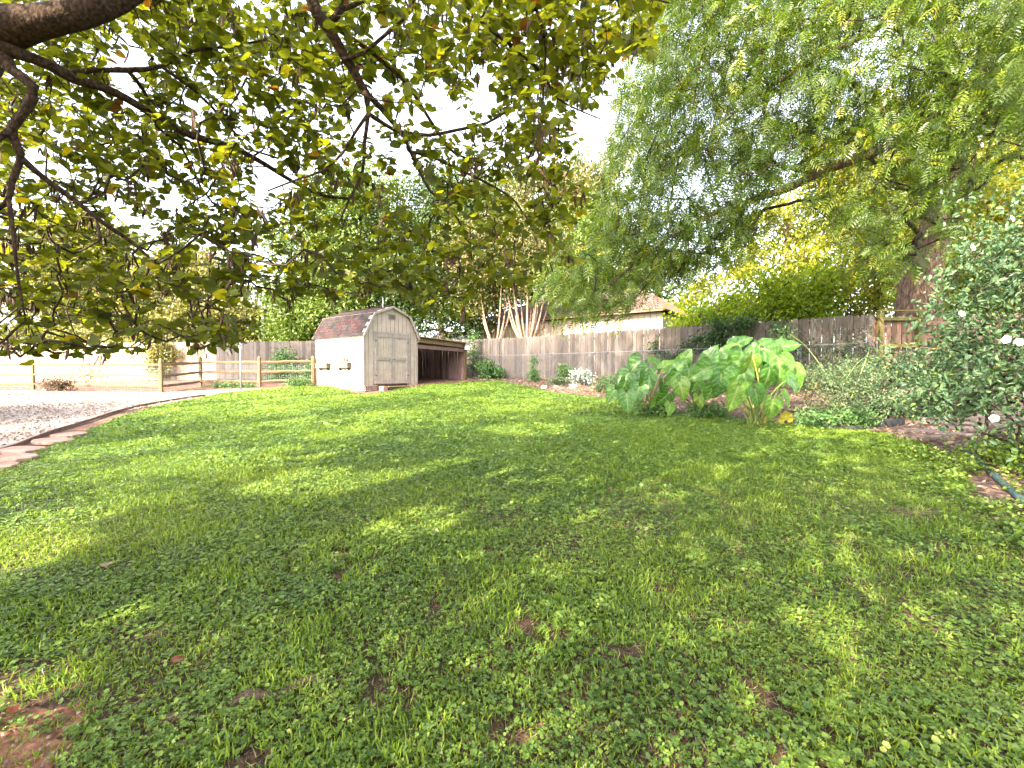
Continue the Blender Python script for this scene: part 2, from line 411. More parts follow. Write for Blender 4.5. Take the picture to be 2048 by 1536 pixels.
class MB:
    def __init__(s): s.V = []; s.F = []; s.n = 0
    def add(s, V, F):
        V = [tuple(v) for v in V]
        s.F += [tuple(i + s.n for i in f) for f in F]; s.V += V; s.n += len(V)
    def box(s, lo, hi, M=None):
        x0, y0, z0 = lo; x1, y1, z1 = hi
        V = [Vector(p) for p in ((x0,y0,z0),(x1,y0,z0),(x1,y1,z0),(x0,y1,z0),(x0,y0,z1),(x1,y0,z1),(x1,y1,z1),(x0,y1,z1))]
        if M is not None: V = [M @ v for v in V]
        s.add(V, [(0,3,2,1),(4,5,6,7),(0,1,5,4),(1,2,6,5),(2,3,7,6),(3,0,4,7)])
    def bar(s, a, b, w, h, up=(0, 0, 1)):
        a = Vector(a); b = Vector(b); d = (b - a); L = d.length; d.normalize()
        x = d.cross(Vector(up))
        if x.length < 1e-4: x = d.cross(Vector((1, 0, 0)))
        x.normalize(); z = x.cross(d)
        V = []
        for p in (a, b):
            for sx, sz in ((-1,-1),(1,-1),(1,1),(-1,1)):
                V.append(p + x * sx * w / 2 + z * sz * h / 2)
        s.add(V, [(3,2,1,0),(4,5,6,7),(0,1,5,4),(1,2,6,5),(2,3,7,6),(3,0,4,7)])
    def tube(s, pts, rad, sides=8, cap=True):
        pts = [Vector(p) for p in pts]; n = len(pts)
        if not hasattr(rad, '__len__'): rad = [rad] * n
        ref = Vector((.13, .21, 1)).normalized(); V = []
        for i, p in enumerate(pts):
            d = (pts[min(i + 1, n - 1)] - pts[max(i - 1, 0)]).normalized()
            x = d.cross(ref)
            if x.length < .05: x = d.cross(Vector((1, 0, 0)))
            x.normalize(); z = x.cross(d); 
            for k in range(sides):
                a = 2 * PI * k / sides
                V.append(p + (x * math.cos(a) + z * math.sin(a)) * rad[i])
        F = []
        for i in range(n - 1):
            for k in range(sides):
                k2 = (k + 1) % sides
                F.append((i*sides+k, i*sides+k2, (i+1)*sides+k2, (i+1)*sides+k))
        if cap:
            F.append(tuple(range(sides))[::-1]); F.append(tuple((n-1)*sides + k for k in range(sides)))
        s.add(V, F)
    def prism(s, outline, y0, y1):
        """outline in xz, extruded along y"""
        n = len(outline)
        V = [(x, y0, z) for x, z in outline] + [(x, y1, z) for x, z in outline]
        F = [tuple(range(n)), tuple(range(2*n-1, n-1, -1))]
        for i in range(n):
            j = (i + 1) % n
            F.append((i, i + n, j + n, j))
        s.add(V, F)
    def mesh(s, name, mat, smooth=False):
        me = bpy.data.meshes.new(name)
        me.from_pydata(s.V, [], s.F)
        me.materials.append(MAT[mat] if isinstance(mat, str) else mat)
        if smooth: me.polygons.foreach_set('use_smooth', [True] * len(me.polygons))
        me.update()
        return me
    def build(s, name, mat, parent=None, smooth=False, kind=None):
        return link(name, s.mesh(name, mat, smooth), parent, kind)

def drape(name, poly, step, dz, mat, edge_step=.25):
    """a sheet over the terrain bounded by poly"""
    b = []
    n = len(poly)
    for k in range(n):
        p = Vector(poly[k]); q = Vector(poly[(k + 1) % n])
        m = max(1, int((q - p).length / edge_step))
        for i in range(m): b.append(p.lerp(q, i / m))
    P = np.array([(v.x, v.y) for v in b])
    xs = np.arange(P[:, 0].min(), P[:, 0].max(), step); ys = np.arange(P[:, 1].min(), P[:, 1].max(), step)
    X, Y = np.meshgrid(xs, ys); X = X.ravel(); Y = Y.ravel()
    keep = in_poly(X, Y, poly)
    X = X[keep]; Y = Y[keep]
    pts = b + [Vector((x, y)) for x, y in zip(X, Y)]
    nb = len(b)
    vs, es, fs, *_ = delaunay_2d_cdt(pts, [(i, (i + 1) % nb) for i in range(nb)], [], 1, 1e-4)
    V = [(v.x, v.y, gz(v.x, v.y) + dz + .01 * float(noise(v.x, v.y, .5))) for v in vs]
    me = bpy.data.meshes.new(name); me.from_pydata(V, [], [tuple(f) for f in fs])
    me.materials.append(MAT[mat])
    me.polygons.foreach_set('use_smooth', [True] * len(me.polygons))
    me.update()
    return link(name, me, None, 'structure')

def at(px, py, Y):
    """metres from a bearing: the point Y metres ahead seen at (px, py) of the 2048-wide photograph"""
    return Vector(((px - 1024) / 910 * Y, Y, EYE - (py - 743) / 910 * Y))

def smooth_path(pts, rad, step):
    """Catmull-Rom resample"""
    P = [Vector(p) for p in pts]; out = []; ro = []
    n = len(P)
    for i in range(n - 1):
        p0 = P[max(i - 1, 0)]; p1 = P[i]; p2 = P[i + 1]; p3 = P[min(i + 2, n - 1)]
        m = max(2, int((p2 - p1).length / step))
        for k in range(m):
            t = k / m
            out.append(.5 * ((2 * p1) + (p2 - p0) * t + (2 * p0 - 5 * p1 + 4 * p2 - p3) * t * t + (-p0 + 3 * p1 - 3 * p2 + p3) * t ** 3))
            ro.append(rad[i] * (1 - t) + rad[i + 1] * t)
    out.append(P[-1]); ro.append(rad[-1])
    return out, ro

# leaf templates (local Y = midrib, Z = upper side)
HEART = np.array([(0,0,0),(.20,-.12,.02),(.42,-.03,.05),(.53,.22,.06),(.46,.52,.03),(.25,.78,-.02),(0,.97,-.08),(0,.45,-.02),
                  (-.25,.78,-.02),(-.46,.52,.03),(-.53,.22,.06),(-.42,-.03,.05),(-.20,-.12,.02)])
HEART_F = [(0,1,2,3,7),(7,3,4,5,6),(7,6,8,9,10),(0,7,10,11,12)]
LEAF4 = np.array([(0,0,0),(.30,.45,.10),(0,1,-.05),(-.30,.45,.10)])
LEAF4_F = [(0,1,2),(0,2,3)]
LEAF6 = np.array([(0,0,0),(.24,.25,.07),(.22,.65,.05),(0,1,-.1),(-.22,.65,.05),(-.24,.25,.07)])
LEAF6_F = [(0,1,2,3),(0,3,4,5)]
ROUND5 = np.array([(0,0,0),(.42,.18,.08),(.5,.62,.1),(0,.95,-.02),(-.5,.62,.1),(-.42,.18,.08)])
ROUND5_F = [(0,1,2,3),(0,3,4,5)]
TREFOIL = np.array([(0,0,0)] + [(.5*math.cos(a)*r, .5*math.sin(a)*r, z) for k in range(3) for a, r, z in
            [(R(90+120*k-38), .95, .06), (R(90+120*k), 1.0, .0), (R(90+120*k+38), .95, .06)]])
TREFOIL_F = [(0,1,2,3),(0,4,5,6),(0,7,8,9)]
BLADE = np.array([(-.5,0,0),(.5,0,0),(.25,.6,.08),(0,1,.3)])   # x = width, y = length
BLADE_F = [(0,1,2),(0,2,3)]
def compound(pairs=5):
    V = []; F = []
    def leaflet(b, d, L, w):
        i = len(V)
        b = np.array(b); d = np.array(d) / np.linalg.norm(d); s = np.array((d[1], -d[0], 0))
        V.extend([b, b + d * L * .45 + s * w + (0,0,.0), b + d * L + (0, 0, -.07), b + d * L * .45 - s * w + (0,0,-.02)])
        F.append((i, i + 1, i + 2, i + 3))
    for k in range(pairs):
        y = .15 + .72 * k / (pairs - 1); z = -.22 * y * y
        L = .30 + .10 * math.sin(PI * (k + .6) / pairs)
        leaflet((0, y, z), (1, .65, 0), L, .048); leaflet((0, y + .03, z), (-1, .65, 0), L, .048)
    leaflet((0, .92, -.2), (0.05, 1, 0), .36, .05)
    i = len(V)
    V.extend([np.array((-.008, 0, 0)), np.array((.008, 0, 0)), np.array((0, .92, -.2))]); F.append((i, i + 1, i + 2))
    return np.array(V), F
COMP, COMP_F = compound(5)

# ------------------------------------------------------------------ branching helper
class Skeleton:
    def __init__(s, cap=60000):
        s.P = np.zeros((cap, 3)); s.par = np.full(cap, -1); s.limb = np.zeros(cap, bool); s.rad = np.zeros(cap); s.n = 0
        s.tips = []
    def add(s, p, par, limb=False, r=0.0):
        k = s.n; s.P[k] = p; s.par[k] = par; s.limb[k] = limb; s.rad[k] = r; s.n += 1
        return k
    def path(s, pts, rad, par=-1):
        last = par
        for p, r in zip(pts, rad): last = s.add(p, last, True, r)
        return last
    def grow(s, tips, step, jit=.15, sag=.1, root=None):
        root = s.P[0] if root is None else np.array(root)
        tips = tips[np.argsort(np.linalg.norm(tips - s.P[:s.n][np.argmax(s.rad[:s.n])], axis=1))]
        for t in tips:
            d = np.linalg.norm(s.P[:s.n] - t, axis=1)
            k = int(np.argmin(d)); L = d[k]
            m = max(1, int(math.ceil(L / step)))
            a = s.P[k].copy(); last = k
            for i in range(1, m + 1):
                f = i / m
                p = a + (t - a) * f
                if i < m:
                    p = p + rng.normal(size=3) * jit * step
                    p[2] += sag * L * math.sin(PI * f)
                last = s.add(p, last)
            s.tips.append(last)
    def radii(s, r0, power=.5, rmax=.2):
        cnt = np.zeros(s.n)
        for t in s.tips: cnt[t] += 1
        for k in range(s.n - 1, -1, -1):
            if s.par[k] >= 0: cnt[s.par[k]] += cnt[k]
        r = r0 * np.maximum(cnt, 1) ** power
        s.rr = np.where(s.limb[:s.n], np.maximum(s.rad[:s.n], 0), np.minimum(r, rmax))
        return s.rr
    def twig_mesh(s, name, mat, sides=4):
        idx = np.array([k for k in range(s.n) if s.par[k] >= 0 and not s.limb[k]])
        a = s.P[s.par[idx]]; b = s.P[idx]
        rb = s.rr[idx]; ra = np.minimum(s.rr[s.par[idx]], rb * 1.35)
        d = b - a; L = np.linalg.norm(d, axis=1, keepdims=True); d = d / (L + 1e-9)
        ref = np.tile(np.array([.13, .21, 1.]) , (len(idx), 1))
        x = np.cross(d, ref); x /= np.linalg.norm(x, axis=1, keepdims=True) + 1e-9
        z = np.cross(x, d)
        b = b + d * rb[:, None] * .5
        V = []
        for p, r in ((a, ra), (b, rb)):
            for k in range(sides):
                t = 2 * PI * k / sides
                V.append(p + (x * math.cos(t) + z * math.sin(t)) * r[:, None])
        V = np.stack(V, 1)
        F = np.array([(k, (k + 1) % sides, sides + (k + 1) % sides, sides + k) for k in range(sides)])
        n = len(idx)
        loops = (F.ravel()[None, :] + (np.arange(n) * 2 * sides)[:, None]).ravel()
        return raw_mesh(name, V.reshape(-1, 3), loops, np.full(n * sides, 4), mat, None, True)

# sun holes cut in the crowns to light lawn patches, as (cross-sun offset, height along the sun's path, half sizes)
SUN_HOLES = [(-6.67,1.5,.45,.34),(-6.5,1.95,.22,.3),(-4.75,1.72,.3,.3),(-4.15,1.95,.2,.3),(-8.5,1.37,.5,.4),(-4.55,4.27,.55,.32),(-3.8,2.52,.28,.26),(-3.4,2.65,.2,.2),
        (-2.8,1.66,.22,.2),(-5.3,.62,.26,.3),(-4.6,.30,.3,.22),(-5.1,.27,.3,.3),(-3.25,.43,.16,.16),(-2.7,.16,.2,.16),(-8.7,2.85,.3,.3),(-13.7,3.97,1.2,.6),(-8.0,4.17,.5,.25),(-6.3,5.6,.6,.25),(-10.2,3.4,.5,.3)]
def in_sun_hole(P):
    q = -SUN_DIR.y * P[:, 0] + SUN_DIR.x * P[:, 1]
    s_ = -SUN_DIR.x * P[:, 0] - SUN_DIR.y * P[:, 1]
    c = P[:, 2] + math.tan(SUN_EL) * s_
    m = np.zeros(len(P), bool)
    for a, b, ra, rb in SUN_HOLES: m |= ((q - a) / ra) ** 2 + ((c - b) / rb) ** 2 < 2.0
    return m

def limb_obj(name, pts, rad, mat, parent, step=.12, sides=10, wob=.12):
    P, Rr = smooth_path(pts, rad, step)
    Rr = [r * (1 + wob * math.sin(i * 1.7) * .5 + random.uniform(-wob, wob) * .5) for i, r in enumerate(Rr)]
    mb = MB(); mb.tube(P, Rr, sides)
    mb.build(name, mat, parent, True)
    return P, Rr

# ================================================================== THE SETTING
def yard_ground():
    xs = np.concatenate([np.arange(-150, -30, 12), np.arange(-30, 30, .75), np.arange(30, 151, 12)])
    ys = np.concatenate([np.arange(-60, -12, 8), np.arange(-12, 30, .75), np.arange(30, 200, 12)])
    X, Y = np.meshgrid(xs, ys); Z = g(X, Y)
    V = np.stack([X, Y, Z], -1).reshape(-1, 3)
    w = len(xs); F = []
    i, j = np.meshgrid(np.arange(len(ys) - 1), np.arange(w - 1), indexing='ij')
    a = (i * w + j).ravel()
    F = np.stack([a, a + 1, a + w + 1, a + w], 1)
    me = raw_mesh('ground', V, F.ravel(), np.full(len(F), 4), 'far_ground', None, True)
    link('ground', me, None, 'structure')
yard_ground()

YARD = [(-26, 21.3), (-14, 21.6), (-2.7, 22.2), (9.8, 12.1), (16, 12.0), (16, -6), (-26, -6)]
drape('soil', YARD, .8, .008, 'soil', 1.0)
LAWN = [(-9.3,14.74),(-8.63,16.22),(-7.9,17.1),(-6.6,16.9),(-5.4,15.6),(-4.9,15.3),(-4.2,16.6),(-3.3,17.4),(-1.86,18.3),(-.5,18.91),(.61,15.7),(1.25,13.3),(2.15,11.8),
        (2.84,10.95),(2.95,8.96),(3.74,8.18),(4.38,7.44),(5.04,6.78),(5.5,6.18),(5.15,5.5),(4.5,4.5),(3.72,3.4),(3.5,2.4),(3.8,.5),(4,-3),(-8,-3),(-6.6,2.5),(-5.6,4.4),(-6.1,5.61),(-6.7,6.43),
        (-7.35,7.74),(-8.25,9.5),(-8.9,11.33),(-9.1,12.93)]
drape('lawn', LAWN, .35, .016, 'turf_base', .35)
GRAVEL = [(-7.0,5.0),(-7.26,6.45),(-7.97,7.85),(-8.45,9.2),(-9.05,10.4),(-9.3,12.9),(-9.4,14.8),(-8.7,16.35),(-9.9,16.4),(-12.0,15.3),(-18,16.6),(-25,16.8),(-25,5)]
drape('gravel_path', GRAVEL, .5, .020, 'gravel', .5)
BED = [(-1.9,19.0),(-.5,19.0),(.65,15.75),(1.3,13.35),(2.2,11.85),(2.9,11.0),(3.05,9.0),(3.85,8.25),(4.5,7.5),(5.15,6.85),(5.45,6.2),(5.10,5.5),(4.45,4.5),(3.67,3.4),(3.45,2.4),(3.9,.5),(8,.5),(15,4),(15,11.6),(9.6,12.1),(-2.2,21.8)]
drape('mulch_bed', BED, .4, .024, 'mulch', .4)
CLAY = [(-3.2,1.0),(-3.0,1.62),(-2.6,1.80),(-2.35,1.74),(-2.15,1.80),(-2.02,1.72),(-1.93,1.78),(-1.80,1.75),(-1.72,1.80),(-1.63,1.70),(-1.66,1.62),(-1.52,1.60),(-1.56,1.50),(-1.49,1.43),(-1.60,1.36),(-1.5,1.22),(-1.62,1.0)]
drape('bare_clay', CLAY, .1, .020, 'clay', .1)

# ------------------------------------------------------------------ grass, clover, litter
def band_points(y0, y1, dens, poly, xpad=1.3):
    x0 = -y1 * 1.125 - xpad; x1 = y1 * 1.125 + xpad
    n = int((x1 - x0) * (y1 - y0) * dens)
    x = rng.uniform(x0, x1, n); y = rng.uniform(y0, y1, n)
    k = in_poly(x, y, poly) & (np.abs(x) < y * 1.125 + xpad) & off_shed(x, y)
    return x[k], y[k]

def off_shed(x, y):
    lx = .6 * (x + 5.2) + .8 * (y - 16.0); ly = -.8 * (x + 5.2) + .6 * (y - 16.0)
    return ~((lx > -.10) & (ly > -.10) & (lx < 5.3) & (ly < 3.4))

def grass_clover():
    gp = []; cp = []
    CL = []; GR = []
    for (y0, y1, dc, dg, sc_c, h, w) in ((.9, 2.2, 6800, 4600, .0145, .048, .0026), (2.2, 3.6, 5600, 4200, .0155, .048, .003), (3.6, 5.5, 3600, 3000, .0185, .048, .0042),
                                   (5.5, 8, 1700, 2200, .026, .048, .0062), (8, 12, 900, 1700, .032, .048, .009), (12, 19.5, 420, 1200, .040, .048, .013)):
        # clover
        x, y = band_points(y0, y1, dc, LAWN)
        d1 = noise(x, y, .35); d2 = noise(x + 9, y - 4, 1.3)
        bare = noise(x - 3, y + 5, .16) * .35 + noise(x, y, .055) * .3 + noise(x, y, .9) * .35 + rng.normal(0, .035, len(x))
        near_l = np.clip((2.6 - y) / 1.6, 0, 1) * np.clip((-x + .6) / 2.2, 0, 1)
        keep = rng.random(len(x)) < np.clip(-.05 + 2.0 * (d1 * .6 + d2 * .4), 0.2, 1)
        keep &= bare > (.34 - .04 * np.clip(y - 1.5, 0, 6) + .12 * near_l)
        keep &= ~(in_poly(x, y, CLAY) & (noise(x, y, .12) + .3 * rng.random(len(x)) < .62))
        x = x[keep]; y = y[keep]
        hgt = rng.uniform(.008, .034, len(x)) * (.6 + .9 * noise(x, y, .18)) * (1 if y0 < 8 else 1.2)
        z = g(x, y) + .024 + hgt
        CL.append((np.stack([x, y, z], 1), sc_c * rng.uniform(.55, 1.35, len(x)) * (.8 + .5 * noise(x, y, .6)), noise(x, y, .8)))
        # grass
        x, y = band_points(y0, y1, dg, LAWN)
        cl = noise(x + 30, y + 11, .28) * .55 + noise(x - 12, y, 1.6) * .45
        bare = noise(x - 3, y + 5, .16) * .35 + noise(x, y, .055) * .3 + noise(x, y, .9) * .35 + rng.normal(0, .035, len(x))
        near_l = np.clip((2.6 - y) / 1.6, 0, 1) * np.clip((-x + .6) / 2.2, 0, 1)
        keep = (rng.random(len(x)) < np.clip((cl - .28) * 3.4, .10, 1)) & (bare > (.32 - .05 * np.clip(y - 1.5, 0, 6) + .14 * near_l))
        keep &= ~(in_poly(x, y, CLAY) & (noise(x + 5, y, .12) + .3 * rng.random(len(x)) < .68))
        x = x[keep]; y = y[keep]
        GR.append((np.stack([x, y, g(x, y) + .018], 1), h * rng.uniform(.5, 1.35, len(x)) * (.75 + .6 * noise(x, y, .3)), np.full(len(x), w), noise(x, y, .8)))
    P = np.concatenate([c[0] for c in CL]); S = np.concatenate([c[1] for c in CL]); Q = np.concatenate([c[2] for c in CL])
    n = len(P)
    d = rnd_dirs(n); d[:, 2] *= .25
    nr = rnd_dirs(n, 2.6, .8)
    rn = np.clip(rng.normal(.38, .2, n) + .35 * (Q - .5), 0, 1)
    tre = rng.random(n) < .45
    me = scatter('clover', TREFOIL, TREFOIL_F, P[tre], frames(d[tre], nr[tre]), S[tre] * 1.5, 'clover_leaf', rn[tre])
    link('clover', me, None, 'stuff')
    me = scatter('creeping_charlie', ROUND5, ROUND5_F, P[~tre], frames(d[~tre], nr[~tre]), S[~tre] * rng.uniform(.8, 1.4, (~tre).sum()), 'clover_leaf', rn[~tre])
    link('round_leaf_weed', me, None, 'stuff')
    P = np.concatenate([c[0] for c in GR]); H = np.concatenate([c[1] for c in GR]); W = np.concatenate([c[2] for c in GR]); Q = np.concatenate([c[3] for c in GR])
    n = len(P)
    d = rnd_dirs(n, 1.35, .65); d[:, 2] = np.abs(d[:, 2]) + .25
    nr = rnd_dirs(n)
    rn = np.clip(rng.normal(.42, .2, n) + .3 * (Q - .5), 0, 1)
    me = scatter('grass', BLADE, BLADE_F, P, frames(d, nr), np.stack([W, H, H], 1), 'grass_blade', rn)
    link('grass', me, None, 'stuff')
grass_clover()

def thatch():
    n = 60000; y = rng.uniform(1, 5.5, n); x = rng.uniform(-1.3, 1.3, n) * (y + .8)
    k = in_poly(x, y, LAWN) & ~in_poly(x, y, CLAY) & (rng.random(n) < 2.2 / y); x, y = x[k], y[k]; n = len(x)
    P = np.stack([x, y, g(x, y) + .022 + rng.random(n) * .012], 1)
    d = rnd_dirs(n); d[:, 2] = np.abs(d[:, 2]) * .25
    me = scatter('thatch', BLADE, BLADE_F, P, frames(d, rnd_dirs(n, 1.5)), np.stack([rng.uniform(.002, .004, n), rng.uniform(.02, .055, n), rng.uniform(.02, .05, n)], 1), 'thatch')
    link('thatch', me, None, 'stuff')
thatch()

def litter():
    # dead leaves, bark chips on the beds and soil
    x = rng.uniform(-3, 14, 26000); y = rng.uniform(1, 21, 26000)
    k = in_poly(x, y, BED); x = x[k]; y = y[k]
    n = len(x); P = np.stack([x, y, g(x, y) + .045 + rng.random(n) * .02], 1)
    me = scatter('leaf_litter', LEAF4, LEAF4_F, P, frames(rnd_dirs(n) * (1, 1, .3), rnd_dirs(n, 1.5)), rng.uniform(.03, .09, n), 'litter')
    link('leaf_litter', me, None, 'stuff')
    # pebbles in the clay and on the gravel
    OCT = np.array([(1,0,0),(0,1,0),(-1,0,0),(0,-1,0),(0,0,.6),(0,0,-.6),(.6,.6,.3)])
    OF = [(0,6,4),(6,1,4),(1,2,4),(2,3,4),(3,0,4),(0,1,6)]
    x = rng.uniform(-3.4, -1.3, 1500); y = rng.uniform(1.1, 2.1, 1500); k = in_poly(x, y, CLAY); x = x[k]; y = y[k]
    x2 = rng.uniform(-25, -7, 26000); y2 = rng.uniform(5, 17, 26000); k = in_poly(x2, y2, GRAVEL); x2 = x2[k]; y2 = y2[k]
    for nm, X, Y, a, b in (('pebbles', x, y, .003, .010), ('gravel_stones', x2, y2, .010, .026)):
        n = len(X); P = np.stack([X, Y, g(X, Y) + .034], 1)
        me = scatter(nm, OCT, OF, P, frames(rnd_dirs(n), rnd_dirs(n)), rng.uniform(a, b, n), 'pebble')
        link(nm, me, None, 'stuff')
    # fallen leaves that can be picked out on the lawn
    hm = scatter('fallen', HEART, HEART_F, np.zeros((1, 3)), np.eye(3)[None], np.ones(1), 'fallen_leaf')
    for (x, y, s, lb) in ((-1.50, 1.98, .05, 'curled orange dead leaf lying in the shaded clover at lower left'),
                          (-2.62, 2.92, .06, 'pinkish dry leaf lying on the grass left of the dark clover'),
                          (-1.93, 1.73, .035, 'small yellow leaf fallen on the bare red clay'),
                          (.95, 4.3, .04, 'small pale leaf lying in the middle of the lawn')):
        o = link('fallen_leaf', hm); o.location = (x, y, gz(x, y) + .06); o.scale = (s, s, s)
        o.rotation_euler = (random.uniform(-.5, .5), random.uniform(-.5, .5), random.uniform(0, 6))
        tag(o, lb, 'leaf')
litter()

# ================================================================== BACK FENCES
def picket_meshes(prefix, mat, w, h, th, top):
    out = []
    for v in range(4):
        mb = MB(); e = random.uniform(-.003, .003)
        if top == 'round':
            pts = [(-w/2, 0), (w/2, 0), (w/2 + e, h - .05), (w/2 - .025, h - .012), (w*.15, h), (-w*.15, h), (-w/2 + .025, h - .012), (-w/2 + e, h - .05)]
        else:
            pts = [(-w/2, 0), (w/2, 0), (w/2 + e, h - .03), (w/2 - .03, h), (-w/2 + .03, h), (-w/2 + e, h - .03)]
        mb.prism(pts, -th/2, th/2)
        out.append(mb.mesh('picket', mat))
    return out

def picket_run(root, A, B, meshes, w, gap, lift=.04, jit=.012):
    A = Vector(A); B = Vector(B); L = (B - A).length; d = (B - A) / L; ang = math.atan2(d.y, d.x)
    n = int(L / (w + gap)); 
    for i in range(n):
        p = A + d * (i + .5) * L / n
        o = link('picket', random.choice(meshes), root)
        o.location = (p.x + random.uniform(-.003, .003), p.y + random.uniform(-.004, .004), gz(p.x, p.y) + lift + random.uniform(-jit, jit))
        o.rotation_euler = (random.uniform(-.006, .006), random.uniform(-.006, .006), ang + random.uniform(-.02, .02))

def rails_posts(root, A, B, off, post_every, hs, mat, post_h=1.75, rail_h=.09, post=True):
    A = Vector(A); B = Vector(B); L = (B - A).length; d = (B - A) / L; nrm = Vector((-d.y, d.x))
    n = max(1, round(L / post_every))
    for i in range(n):
        p = A + d * L * i / n + nrm * off; q = A + d * L * (i + 1) / n + nrm * off
        for h in hs:
            mb = MB(); mb.bar((p.x, p.y, gz(p.x, p.y) + h), (q.x - d.x*.003, q.y - d.y*.003, gz(q.x, q.y) + h), .04, rail_h); mb.build('rail', mat, root)
    if post:
        for i in range(n + 1):
            p = A + d * L * i / n + nrm * (off + (.07 if off > 0 else -.07)); z = gz(p.x, p.y)
            mb = MB(); mb.box((p.x - .045, p.y - .045, z - .1), (p.x + .045, p.y + .045, z + post_h)); mb.build('post', mat, root)

fr = empty('privacy_fence', (0, 0, 0), 0, 'weathered grey picket privacy fence with rounded tops running behind the flower bed', 'fence')
pm = picket_meshes('r', 'picket_grey', .138, 1.80, .017, 'round')
FA, FB = (-2.45, 22.35), (9.72, 12.28)
picket_run(fr, FA, FB, pm, .138, .005)
rails_posts(fr, FA, FB, .05, 2.4, (.35, 1.0, 1.6), 'picket_brown')

fl = empty('privacy_fence', (0, 0, 0), 0, 'pale wood picket privacy fence behind the split rail fence at left', 'fence')
pm2 = picket_meshes('l', 'picket_pale', .138, 1.78, .017, 'dog')
picket_run(fl, (-26.5, 21.4), (-14.0, 21.55), pm2, .138, .003)
pm_shade = picket_meshes('g', 'picket_grey', .138, 1.78, .017, 'dog')  # darker boards along the shaded stretch: its shade put into the colour
picket_run(fl, (-14.0, 21.55), (-2.5, 22.3), pm_shade, .138, .003)
rails_posts(fl, (-26.5, 21.4), (-2.5, 22.3), .05, 2.4, (.35, 1.0, 1.6), 'picket_brown')

# framed section at the right end: frame faces the yard
gr = empty('fence_panel', (0, 0, 0), 0, 'framed fence section with mossy yellow posts and top board in front of the big trunk', 'fence')
GA, GB = (9.80, 12.32), (10.95, 12.32)
pmb = picket_meshes('b', 'picket_brown', .12, 1.70, .017, 'dog')
picket_run(gr, GA, GB, pmb, .12, .010)
for x in (9.86, 10.90):
    mb = MB(); mb.box((x - .05, 12.17, gz(x, 12.2) - .1), (x + .05, 12.27, gz(x, 12.2) + 1.86)); mb.build('post', 'mossy_wood', gr)
for z0, z1, x0, x1 in ((1.865, 1.90, 9.78, 11.0), (1.62, 1.70, 9.915, 10.845), (.9, .98, 9.915, 10.845)):
    zz = gz(10.4, 12.2); mb = MB(); mb.box((x0, 12.185, zz + z0), (x1, 12.255, zz + z1)); mb.build('rail', 'mossy_wood', gr)
fr2 = empty('privacy_fence', (0, 0, 0), 0, 'reddish brown fence with its rails facing the yard, behind the white flowered shrub', 'fence')
picket_run(fr2, (10.98, 12.34), (17.5, 12.4), pmb, .12, .008, lift=-.03)
rails_posts(fr2, (10.98, 12.34), (17.5, 12.4), -.05, 2.2, (.35, .95, 1.5), 'picket_brown', 1.62)

# chain link fence in front of the grey one
cl = empty('chain_link_fence', (0, 0, 0), 0, 'waist high chain link fence with pipe top rail before the grey pickets', 'fence')
CA, CB = Vector((-2.15, 21.75)), Vector((9.55, 11.95))
dv = (CB - CA).normalized(); CL_ = (CB - CA).length
hc = 1.07
for i in range(6):
    p = CA + dv * CL_ * i / 6; q = CA + dv * CL_ * (i + 1) / 6
    mb = MB(); mb.tube([(p.x, p.y, gz(*p) + hc), ((p.x+q.x)/2, (p.y+q.y)/2, gz((p.x+q.x)/2, (p.y+q.y)/2) + hc - .012), (q.x, q.y, gz(*q) + hc)], .017, 6); mb.build('top_rail', 'galvanised', cl)
for px, Y in ((950, 21.2), (1046.5, 19.55), (1178, 17.5), (1315, 15.85), (1440, 14.5), (1600, 13.1), (1752, 11.95)):
    x = (px - 1024) / 910 * Y; z = gz(x, Y)
    mb = MB(); mb.tube([(x, Y, z), (x, Y, z + hc + .04)], .024, 8); mb.build('post', 'galvanised', cl)
mb = MB(); s = .075; hm = 1.05; k = int(CL_ / s)
for i in range(-int(hm / s), k):
    for sg in (1, -1):
        a0 = i * s; a1 = a0 + hm
        za, zb = (0, hm) if sg > 0 else (hm, 0)
        ta = max(0, -a0) ; tb = min(1, (CL_ - a0) / hm)
        ta = ta / hm
        if tb <= ta: continue
        P0 = CA + dv * (a0 + hm * ta); P1 = CA + dv * (a0 + hm * tb)
        h0 = za + (zb - za) * ta; h1 = za + (zb - za) * tb
        mb.bar((P0.x, P0.y, gz(*P0) + h0 + .02), (P1.x, P1.y, gz(*P1) + h1 + .02), .0022, .0022)
mb.build('wire_mesh', 'galvanised', cl, kind='stuff')

# split rail fence with welded wire
sr = empty('split_rail_fence', (0, 0, 0), 0, 'low split rail fence of three rough rails with wire mesh, left of the shed', 'fence')
SP = [(-24.6, 17.6), (-18.0, 17.1), (-11.8, 15.3), (-12.05, 17.6), (-9.6, 17.3), (-7.75, 17.75)]
for i, p in enumerate(SP):
    z = gz(*p) - .05; mb = MB(); h = 1.22
    r = .065
    V = []; hs = (0, .4, .8, h - .06, h)
    for j, zz in enumerate(hs):
        rr = r * (1 if j < 4 else .45)
        for k in range(6):
            a = 2 * PI * k / 6 + .3
            V.append((p[0] + rr * math.cos(a) * random.uniform(.88, 1.1), p[1] + rr * math.sin(a) * random.uniform(.88, 1.1), z + zz))
    F = [(j*6+k, j*6+(k+1)%6, (j+1)*6+(k+1)%6, (j+1)*6+k) for j in range(4) for k in range(6)] + [tuple(24 + k for k in range(6))]
    mb.add(V, F); mb.build('post', 'rail_wood', sr)
